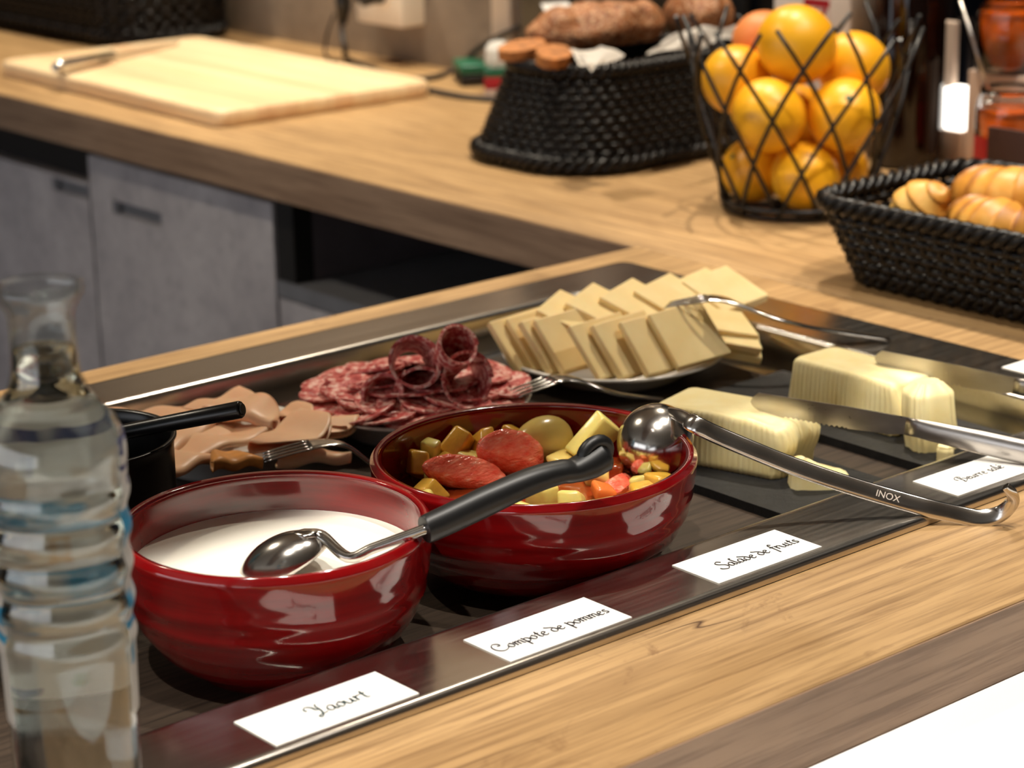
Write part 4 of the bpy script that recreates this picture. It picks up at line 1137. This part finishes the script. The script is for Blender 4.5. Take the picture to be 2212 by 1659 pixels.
# ------------------------------------------------------------------ wicker baskets
def ring_pts(rect, z, n):
    q = rrect(*rect, 12); P = [Vector((x, y, z)) for x, y in q]; tot = 0; seg = [0]
    for a, b in zip(P, P[1:]+P[:1]): tot += (b-a).length; seg.append(tot)
    out = []; i = 0
    for k in range(n):
        s = tot*k/n
        while seg[i+1] < s: i += 1
        g = (s-seg[i])/max(1e-9, seg[i+1]-seg[i]); out.append(P[i].lerp(P[(i+1) % len(P)], g))
    return out
def wicker(name, label, b, tp, H_, rows, ns, sr, rim, z0=.0012, curve=0, cat='basket'):
    t = thing(name, label, cat, ((b[0]+b[1])/2, (b[2]+b[3])/2, z0))
    def rect(f):
        g = f+curve*math.sin(math.pi*f)
        return [b[i]+(tp[i]-b[i])*g for i in range(5)]
    n = ns*4
    for k in range(rows):
        f = (k+.5)/rows; P = ring_pts(rect(f), z0+H_*f, n); Q = []
        for i, p in enumerate(P):
            tg = (P[(i+1) % n]-P[i-1]).normalized(); nr = Vector((tg.y, -tg.x, 0))
            Q.append(p+nr*(.55*sr*math.cos(math.pi*(i/2)+k*math.pi)))
        part('wicker_strand', MB().tube(Q, sr, 5, True), 'wicker_black', t)
    st = [ring_pts(rect(j/5), z0+H_*j/5, ns) for j in range(6)]
    for i in range(ns):
        part('stake', MB().tube([st[j][i] for j in range(6)], sr*.8, 5), 'wicker_black', t)
    part('base', MB().prism([(p.x, p.y) for p in ring_pts(rect(0.02), 0, 60)], z0+.0002, z0+.006), 'wicker_black', t)
    for zz, f in ((z0+2.3*sr, 0), (z0+H_, 1)):
        if f == 0 and not rim: continue
        for ph in (0, 1, 2):
            P = ring_pts(rect(f), zz, n*2); Q = []
            for i, p in enumerate(P):
                tg = (P[(i+1) % (2*n)]-P[i-1]).normalized(); nr = Vector((tg.y, -tg.x, 0)); a = 2*math.pi*(i*ns/4/(2*n)+ph/3)*2
                Q.append(p+nr*(math.cos(a)*sr*1.15)+Vector((0, 0, math.sin(a)*sr*1.15)))
            part('braid_strand', MB().tube(Q, sr*1.05, 5, True), 'wicker_black', t)
    return t
wicker('bread_basket', 'black wicker basket with splayed foot full of seeded bread', (1.630, 1.945, 1.832, 2.060, .085), (1.666, 1.925, 1.868, 2.022, .065), .108, 13, 46, .0046, True)
wicker('croissant_basket', 'low black wicker basket holding croissants', (1.512, 1.685, .985, 1.336, .035), (1.487, 1.712, .955, 1.366, .045), .074, 9, 62, .0043, True)
wicker('storage_basket', 'large dark wicker basket against the wall behind the cutting board', (1.80, 2.015, 3.07, 3.62, .08), (1.79, 2.02, 3.05, 3.64, .09), .30, 26, 50, .0062, True)

# bread
def loaf(L_, r, seed, flat=.72):
    rn = random.Random(seed); ph = [rn.random()*6 for _ in range(5)]
    def f(u, v):
        a = 2*math.pi*u; s = v*2-1; k = max(0., 1-abs(s)**3.2)**.5
        rr = r*k*(1+.05*math.sin(9*s+ph[0])+.06*math.sin(3*a+5*s+ph[1])+.03*math.sin(7*a+ph[2]))
        rr *= 1-.10*max(0, math.sin(s*13))*max(0, math.sin(a))
        z = math.sin(a)*rr*flat
        return Vector((s*L_, math.cos(a)*rr, max(-r*.45, z)))
    return MB().grid(f, 40, 60, True)
def ld_between(p, q, r, seed, mat, label, rx=0, name='bread_loaf'):
    d = q-p; m = loaf(d.length/2, r, seed)
    m.xf(Matrix.Translation((p+q)/2) @ frame_from(d) @ Matrix.Rotation(R(rx), 4, 'X'))
    return one(name, m, mat, label, 'bread', None, 'bread in the black wicker basket')
ld_between(at(1138, 80, .137), at(1432, 42, .146), .042, 1, 'seed_crust', 'long seeded loaf lying on the napkin in the wicker basket')
ld_between(at(1440, 38, .146), at(1575, 22, .150), .044, 2, 'seed_crust', 'crusty loaf end behind the wires of the orange basket')
for k, (p, z, rz, lab) in enumerate((((1128, 108), .127, -30, 'bread slice poking over the corner of the wicker basket'), ((1196, 122), .126, 32, 'bread slice lying under the seeded loaf'))):
    m = MB(); pts = [(.026*math.cos(a)*(1+.08*math.cos(2*a)), .020*math.sin(a)) for a in [2*math.pi*i/28 for i in range(28)]]
    m.prism(pts, -.006, .006); place(m, at(p[0], p[1], z), (10, -8, rz))
    one('bread_slice', m, 'bread_crust', lab, 'bread', None, 'bread slices in the black wicker basket')
nk = thing('napkin', 'white paper napkin folded over the rim of the bread basket', 'napkin', (1.68, 1.9, .1))
def sheet(P, amp, seed):
    a, b, c, d = [Vector(p) for p in P]
    def f(u, v):
        p = a.lerp(b, u).lerp(d.lerp(c, u), v)
        return p+Vector((0, 0, amp*math.sin(6*u+seed)*math.sin(4*v+seed*2)))+Vector((amp*.6*math.sin(9*v+seed), 0, 0))
    return MB().grid(f, 16, 16)
part('fold', sheet([at(1226, 112, .142), at(1262, 147, .132), at(1352, 118, .140), at(1300, 96, .148)], .004, 1), 'napkin', nk)
part('fold', sheet([at(1254, 130, .136), at(1276, 152, .130), at(1306, 122, .140), at(1250, 118, .142)], .002, 2), 'napkin', nk)
part('fold', sheet([at(1396, 118, .136), at(1508, 98, .136), at(1512, 52, .156), at(1440, 84, .146)], .004, 3), 'napkin', nk)
part('fold', sheet([at(1504, 98, .128), at(1600, 86, .126), at(1590, 56, .142), at(1510, 60, .144)], .004, 4), 'napkin', nk)

# croissants
def croissant(L_, r, bend, seed):
    rn = random.Random(seed); n, m_ = 72, 20; ph = rn.random()*6; vs = []; toast = []
    for j in range(n+1):
        s = j/n*2-1; a = s*bend
        cx = math.sin(a)/bend*L_; cy = (1-math.cos(a))/bend*L_
        k = max(0., 1-abs(s)**2.6)**.70
        st = (abs(s)*3.6) % 1; stp = 1+.16*(1-st)*(1 if abs(s) < .97 else 0)     # overlapping dough layers
        rr = r*k*stp*(.86+.05*math.sin(7*s+ph))
        tx = Vector((math.cos(a), math.sin(a), 0)); nx = Vector((-tx.y, tx.x, 0))
        for i in range(m_):
            b = 2*math.pi*i/m_; sk = .05*math.sin(b*2+ph)
            vs.append(Vector((cx, cy, 0))+nx*(math.cos(b)*rr*(1+sk))+Vector((0, 0, math.sin(b)*rr*.88))+tx*(.004*math.sin(b+1)))
            toast.append(min(1, max(0, .22+.30*(1-st)**6+.30*abs(s)+.18*math.sin(b))))
    fs = [(j*m_+i, j*m_+(i+1) % m_, (j+1)*m_+(i+1) % m_, (j+1)*m_+i) for j in range(n) for i in range(m_)]
    return MB().add(vs, fs), toast
def axes(x, y):
    x = Vector(x).normalized(); y = Vector(y); y = (y-x*y.dot(x)).normalized(); z = x.cross(y)
    return Matrix(((x.x, y.x, z.x, 0), (x.y, y.y, z.y, 0), (x.z, y.z, z.z, 0), (0, 0, 0, 1)))
for k, (c, L_, r, ax_, ay_, lab) in enumerate((
      ((1.558, 1.2990, .0545), .048, .0275, (.10, -.30, .93), (.1, -1, 0), 'croissant standing on end at the corner of the wicker basket'),
      ((1.556, 1.2110, .0660), .050, .0275, (-.05, -1, -.08), (1, 0, .2), 'golden croissant leaning over the basket floor beside the standing one'),
      ((1.625, 1.2500, .0740), .062, .0320, (.12, -1, .06), (1, .1, .2), 'large croissant lying behind the two smaller ones'),
      ((1.610, 1.1420, .0500), .046, .0260, (.05, 1, .42), (1, 0, 0), 'croissant tip beside the basket rim'),
      ((1.5360, 1.2060, .0285), .042, .0210, (0, 1, 0), (1, 0, 0), 'croissant at the bottom of the pile against the basket wall'),
      ((1.5930, 1.2150, .0300), .044, .0235, (0, 1, 0), (1, 0, 0), 'croissant at the bottom in the middle of the pile'),
      ((1.6550, 1.2350, .0300), .046, .0235, (0, 1, 0), (1, 0, 0), 'croissant at the bottom of the pile under the large one'))):
    m, to = croissant(L_, r, .95 if k < 4 else .45, k)
    m.xf(Matrix.Translation(c) @ axes(ax_, ay_))
    o = one('croissant', m, 'croissant', lab, 'croissant', None, 'croissants in the low wicker basket')
    at_ = o.data.attributes.new('toast', 'FLOAT', 'POINT'); at_.data.foreach_set('value', to)

# ------------------------------------------------------------------ wire basket of oranges
oc = at(1720, 449, 0); Rb, Rt, Hb = .073, .122, .200
t = thing('wire_basket', 'black wire basket of crossing rods full of oranges', 'basket', (oc.x, oc.y, 0))
NB = 11
def cpt(a, r, z): return Vector((oc.x+r*math.cos(a), oc.y+r*math.sin(a), z))
for k in range(NB):
    a0 = 2*math.pi*k/NB+.22
    for sgn in (-1, 1):
        hh = Hb*(1-.10*hsh('w', k, sgn)); a1 = a0+sgn*R(62)
        pts = []
        for j in range(9):
            f = j/8; a = a0+(a1-a0)*f; pts.append(cpt(a, Rb+(Rt-Rb)*f+.0025*sgn, .004+hh*f))
        part('wire', MB().tube(pts, .0023, 6), 'wire_black', t)
for r, z in ((Rb, .004), (Rb+.004, .012)):
    part('base_ring', MB().tube([cpt(2*math.pi*i/48, r, z) for i in range(48)], .0028, 6, True), 'wire_black', t)
for i in range(4):
    a = math.pi*i/4; part('floor_wire', MB().tube([cpt(a, Rb, .004), cpt(a+math.pi, Rb, .004)], .0022, 6), 'wire_black', t)
def orange_mesh(r, seed):
    rn = random.Random(seed); ph = rn.random()*6
    def f(u, v):
        a = 2*math.pi*u; b = math.pi*v; k = 1+.015*math.sin(2*a+ph)*math.sin(b)
        z = math.cos(b)*r*.95
        if v < .06: z -= r*.04*(1-v/.06)
        return Vector((math.sin(b)*math.cos(a)*r*k, math.sin(b)*math.sin(a)*r*k, z))
    return MB().grid(f, 32, 20, True)
OM = [orange_mesh(.0385, k).mesh('orange', 'orange_peel') for k in range(3)]; STM = MB().lathe([(.001, .0362), (.003, .0364), (.0032, .0352), (.001, .0345)], 10).mesh('stem_button', 'packet_green')
vd = Vector((fw.x, fw.y, 0)).normalized(); vr = Vector((rt.x, rt.y, 0)).normalized()
lay = [ # pixel of the centre, depth behind the basket axis, radius, label
 (1614, 393, -.008, .0340, 'orange at the bottom of the wire basket next to the wood'), (1730, 396, -.036, .0360, 'orange at the bottom of the basket between two rods'), (1846, 372, .010, .0340, 'orange at the bottom of the basket beside the croissant basket'),
 (1718, 250, .040, .0350, 'orange wedged behind the others in the centre of the basket'),
 (1640, 268, -.030, .0385, 'orange in the middle layer under the stem-end orange'), (1800, 277, -.026, .0375, 'orange in the middle layer beside the croissant basket'),
 (1745, 136, .002, .0410, 'topmost orange standing clear of the wire basket'), (1860, 164, .010, .0385, 'large orange of the top layer beside the dark carafe'), (1614, 176, .012, .0365, 'orange of the top layer with its stem end showing'), (1612, 104, .075, .0330, '')]
def on_depth(px, py, dp):
    d = ray(px, py); o = Vector((oc.x, oc.y, 0))+vd*dp
    return d*((o.dot(vd))/d.dot(vd))+Vector((0, 0, HC))
sp = []
for q in lay:
    p = on_depth(*q[:3]); h = p-Vector((oc.x, oc.y, 0)); sp.append([Vector((h.dot(vr), h.dot(vd), p.z)), q[3]])
for it in range(160):                     # settle the fruit so that it touches without overlapping
    for i in range(len(sp)):
        for j in range(i):
            d = sp[i][0]-sp[j][0]; mn = sp[i][1]+sp[j][1]-.0010
            if d.length < mn:
                q = d.normalized()*(mn-d.length)*.5; sp[i][0] += q; sp[j][0] -= q
    for q in sp:
        q[0].z = max(q[0].z, q[1]+.0060)
        h = math.hypot(q[0].x, q[0].y); mx = Rb+(Rt-Rb)*min(1, q[0].z/Hb)-q[1]-.0042
        if h > mx: q[0].x *= mx/h; q[0].y *= mx/h
for k, q in enumerate(lay):
    c, r_o = sp[k]; p = Vector((oc.x, oc.y, c.z))+vr*c.x+vd*c.y
    if k == 9:
        one('peach', orange_mesh(r_o, 9).xf(Matrix.Translation(p)), 'peach_skin', 'pinkish peach-coloured fruit behind the stem-end orange', 'fruit', tuple(p)); continue
    o = link('orange', OM[k % 3], p); o.scale = (r_o/.0385,)*3
    o.rotation_euler = (hsh('r', k)*1.2, hsh('t', k)*1.2, hsh('z', k)*6)
    if k == 8: o.rotation_euler = (vr.cross(Vector((0, 0, 1)))*-.9+Vector((0, 0, .55))).to_track_quat('Z', 'Y').to_euler()
    props(o, q[4], 'orange', 'oranges in the wire basket')
    link('stem_button', STM, (0, 0, 0), o)

# ------------------------------------------------------------------ things along the wall
# carton with red lettering
xk = 1.925; ya = atx(1671, 60, xk).y; yb = atx(1836, 60, xk).y
t = thing('carton', 'white carton with large red letters behind the oranges', 'carton', (xk+.03, (ya+yb)/2, 0))
part('box', MB().box((xk, yb, 0), (xk+.062, ya, .25), .0015), 'carton_white', t)
tc = bpy.data.curves.new('letters', 'FONT'); tc.body = 'el'; tc.size = .050; tc.offset = .0022; tc.extrude = .0003
to_ = bpy.data.objects.new('letters_tmp', tc); COL.objects.link(to_)
bpy.context.view_layer.update()
me = bpy.data.meshes.new_from_object(to_.evaluated_get(bpy.context.evaluated_depsgraph_get()))
bpy.data.objects.remove(to_); me.materials.clear(); me.materials.append(MATS['brand_red'])
lt_ = link('lettering', me, (0, 0, 0), t)
# text runs upwards (+z), its top points towards +y on the -x face
pl = atx(1788, 66, xk)
lt_.location = (xk-.0006-t.location.x, pl.y-t.location.y, pl.z)
lt_.rotation_euler = Matrix(((0, 0, -1), (0, 1, 0), (1, 0, 0))).to_euler()
props(lt_, 'bold red letters running upwards')

jb = at(1955, 354, 0)
t = thing('dark_bottle', 'tall dark brown glass carafe between the oranges and the jam', 'carafe', (jb.x, jb.y, 0))
part('body', MB().lathe([(.001, .002), (.036, .0), (.0390, .004), (.0400, .02), (.0405, .10), (.0405, .20), (.036, .235), (.022, .26), (.018, .275), (.018, .31), (.020, .312), (.016, .314), (.014, .31), (.001, .30)], 48, (jb.x, jb.y, 0)), 'glass_dark', t)
part('stopper', MB().lathe([(.001, .312), (.015, .312), (.017, .318), (.017, .33), (.012, .336), (.001, .337)], 24, (jb.x, jb.y, 0)), 'black_plastic', t)

# pale carton on which the second jam jar stands
q1 = atx(2091, 150, 1.970); q2 = atx(2230, 170, 1.970)
one('pedestal_box', MB().box((1.970, q2.y-.05, 0), (2.0225, q1.y, q1.z), .002), 'carton_pink', 'pinkish beige box carrying the upper jam jar', 'box')
q0 = atx(2031, 100, 2.012); q9 = atx(2060, 100, 2.012)
one('upright_post', MB().box((2.0135, q9.y, 0), (2.0225, q0.y, .155), .002), 'carton_pink', 'slim pale upright panel between the dark carafe and the jam jars', 'post')
lb = at(2069, 349, 0)
t = thing('table_lantern', 'small glowing white lantern on a beige foot beside the jam', 'lamp', (lb.x, lb.y, 0))
part('foot', MB().box((lb.x-.0125, lb.y-.0125, 0), (lb.x+.0125, lb.y+.0125, .037), .002), 'carton_pink', t)
part('glowing_shade', MB().box((lb.x-.0135, lb.y-.0135, .037), (lb.x+.0135, lb.y+.0135, .085), .003), 'lamp_glow', t, 'glowing white shade')
def jar(c, z0, Rj, Hj, fill, label, lab=None):
    t = thing('jam_jar', label, 'jar', (c.x, c.y, z0))
    o_ = [(.001, .001), (Rj*.9, 0), (Rj, .004), (Rj, Hj*.80), (Rj*.94, Hj*.88), (Rj*.86, Hj*.93), (Rj*.88, Hj), (Rj*.83, Hj)]
    i_ = [(Rj*.83-.0005, Hj*.93), (Rj*.90, Hj*.87), (Rj-.0025, Hj*.80), (Rj-.0025, .006), (.001, .005)]
    part('glass', MB().lathe([(r, z0+z) for r, z in o_+i_], 40, (c.x, c.y, 0)), 'jar_glass', t)
    part('jam', MB().lathe([(.001, z0+.0052), (Rj-.0027, z0+.0062), (Rj-.0027, z0+Hj*fill), (.001, z0+Hj*fill-.002)], 40, (c.x, c.y, 0)), 'jam_orange', t, 'orange jam')
    if lab:
        part('label', MB().lathe([(Rj+.0004, z0+lab[0]), (Rj+.0004, z0+lab[1])], 40, (c.x, c.y, 0)), 'brand_red', t, 'red paper label')
    return t
jl = Vector((1.934, atx(2172, 400, 1.934).y, 0)); jar(jl, 0, .0345, .108, .78, 'jam jar with a red label behind the croissant basket', (.008, .058))
ju = Vector((1.988, atx(2178, 100, 1.988).y, 0)); jar(ju, q1.z, .0345, .080, .80, 'round jar of orange jam standing on the beige box')
sp_a = at(2074, 2, .23); sp_a = atx(2074, 0, jl.x-.02); sp_b = Vector((jl.x-.012, jl.y+.014, .095))
t = thing('jam_spoon', 'long thin steel spoon leaning in the lower jam jar', 'spoon', tuple(sp_b))
part('shaft', MB().tube([sp_b, sp_a], .0022, 8), 'steel_knife', t)
part('spoon_bowl', dome(.012, .008, .004, .0008, 20, 8).xf(Matrix.Translation(sp_b+Vector((0, 0, -.004)))), 'steel_knife', t)
sg = atx(2136, 272, jl.x-.055); sh = atx(2230, 285, jl.x-.055)
one('brown_sign', MB().box((jl.x-.057, sh.y-.04, .0), (jl.x-.053, sg.y, sg.z), .0008), 'sign_brown', 'dark brown card standing in front of the jam jar', 'sign')

# black appliance behind the bread, with a price card
ya = atx(1121, 40, 1.972).y
one('coffee_machine', MB().box((1.972, 1.995, 0), (2.030, ya, .42), .006), 'black_satin', 'tall black appliance against the wall behind the bread basket', 'appliance')
c0 = atx(1168, 8, 1.955); c1 = atx(1226, 4, 1.955); c2 = atx(1246, 40, 1.945); c3 = atx(1186, 40, 1.945)
t = thing('price_card', 'small tilted white card behind the seeded bread', 'card', (1.95, c2.y, 0))
part('card', MB().add([c0, c1, c2, c3, c0+Vector((.001, 0, 0)), c1+Vector((.001, 0, 0)), c2+Vector((.001, 0, 0)), c3+Vector((.001, 0, 0))], [(0, 1, 2, 3), (7, 6, 5, 4), (0, 4, 5, 1), (1, 5, 6, 2), (2, 6, 7, 3), (3, 7, 4, 0)], False), 'paper_white', t)
part('stand', MB().tube([(1.952, (c2.y+c3.y)/2, 0), (1.950, (c2.y+c3.y)/2, c3.z+.01)], .003, 6), 'wire_black', t)

# socket, plug and cables
s0 = atx(768, 0, XW-.045); s1 = atx(868, 62, XW-.045)
t = thing('wall_socket', 'white surface-mounted wall socket box with a black plug', 'socket', (XW-.02, (s0.y+s1.y)/2, s1.z))
part('housing', MB().box((XW-.045, s1.y, s1.z), (XW, s0.y, s1.z+.085), .004), 'socket_white', t)
pp = atx(820, 8, XW-.05)
part('plug_socket', MB().tube([(XW-.044, pp.y, s1.z+.045), (XW-.049, pp.y, s1.z+.045)], .019, 20), 'socket_white', t)
t = thing('power_plug', 'black angled power plug in the wall socket', 'plug', (pp.x, pp.y, pp.z))
part('plug_body', MB().tube([(XW-.049, pp.y, s1.z+.047), (XW-.062, pp.y, s1.z+.047), (XW-.080, pp.y+.006, s1.z+.040)], [.015, .014, .011], 14), 'plug_black', t)
ca = atx(742, 10, XW-.06); cb_ = at(752, 128, .004)
pts = catmull([(XW-.080, pp.y+.006, s1.z+.040), (XW-.085, pp.y+.03, s1.z+.058), ca+Vector((0, 0, .012)), atx(738, 60, XW-.065), atx(745, 105, XW-.075), cb_, at(830, 158, .004), at(880, 172, .004), at(940, 166, .004), at(985, 148, .006), at(1040, 100, .05), at(1118, 60, .085)], 8)
part('cord', MB().tube(pts, [.0055]*9+[.0042]*(len(pts)-9), 8), 'cable_black', t)
part('cord_sleeve', MB().tube([ca+Vector((0, 0, .03)), ca, atx(740, 50, XW-.06)], [.011, .012, .007], 10), 'plug_black', t)
one('extension_cable', MB().tube(catmull([at(868, 182, .004), at(930, 196, .004), at(1010, 210, .004), at(1075, 214, .004), at(1120, 205, .004), at(1180, 190, .004)], 8), .0042, 8), 'cable_black', 'black cable lying on the oak worktop beside the cutting board', 'cable')
one('extension_cable', MB().tube(catmull([atx(722, 30, XW-.03), atx(708, 70, XW-.035), at(702, 112, .003), at(712, 128, .003), at(735, 132, .003)], 8), .0022, 8), 'steel_black', 'thin grey wire hanging beside the black plug cord', 'cable')

# tricolour packets
p = at(1060, 205, 0)
t = thing('tea_packet', 'small packet with green, white and red print beside the bread basket', 'packet', (p.x, p.y, 0))
Mx = Matrix.Translation(p) @ Matrix.Rotation(R(-40), 4, 'Z')
part('lower_band', MB().box((-.008, -.030, 0), (.03, .030, .012), .002).xf(Mx), 'carton_pink', t)
part('red_band', MB().box((-.0078, -.0298, .012), (.0298, .0298, .028), .001).xf(Mx), 'brand_red', t)
part('green_band', MB().box((-.0076, -.0296, .028), (.0296, .0296, .040), .001).xf(Mx), 'packet_green', t)
part('crumpled_top', lump(.8, .017, .026, .022, 3, True).xf(Mx @ Matrix.Translation((.011, 0, .050))), 'napkin', t)
p = at(1012, 182, 0)
t = thing('tea_packet', 'flat green packet on a black tray beside the cable', 'packet', (p.x, p.y, 0))
Mx = Matrix.Translation(p+Vector((.012, .008, 0))) @ Matrix.Rotation(R(-30), 4, 'Z')
part('black_foot', MB().box((-.02, -.034, 0), (.02, .034, .016), .003).xf(Mx), 'black_plastic', t)
part('green_top', MB().box((-.021, -.035, .016), (.021, .035, .030), .004).xf(Mx), 'packet_green', t)

# ceiling downlight housings
k = 0
for o in [o for o in COL.objects if o.type == 'LIGHT']:
    if o.name.startswith('ceiling_downlight'):
        x, y, z = o.location
        t = thing('downlight_fitting', 'recessed round ceiling downlight above the buffet', 'lamp', (x, y, ZC), 'ceiling downlights')
        part('housing_ring', MB().lathe([(.036, ZC), (.050, ZC), (.050, ZC-.004), (.036, ZC-.004), (.036, ZC)], 24, (x, y, 0)), 'white_trim', t)
rail = thing('added_lamp_rail', 'added black lamp rail, out of view above the wall counter, carrying spotlights', 'lamp rail', (1.83, 2.2, 1.70))  # added out of view as a mount for the track spots
part('bar', MB().box((1.80, .9, 1.685), (1.86, 3.6, 1.705)), 'wire_black', rail)
for (x, y, _p, _s) in BACK: part('lamp_head', MB().lathe([(.030, 1.632), (.034, 1.632), (.034, 1.686), (.030, 1.684)], 20, (x, y, 0)), 'wire_black', rail)
for y in (1.0, 3.5): part('rod', MB().tube([(1.83, y, 1.705), (1.83, y, ZC)], .005, 8), 'wire_black', rail)
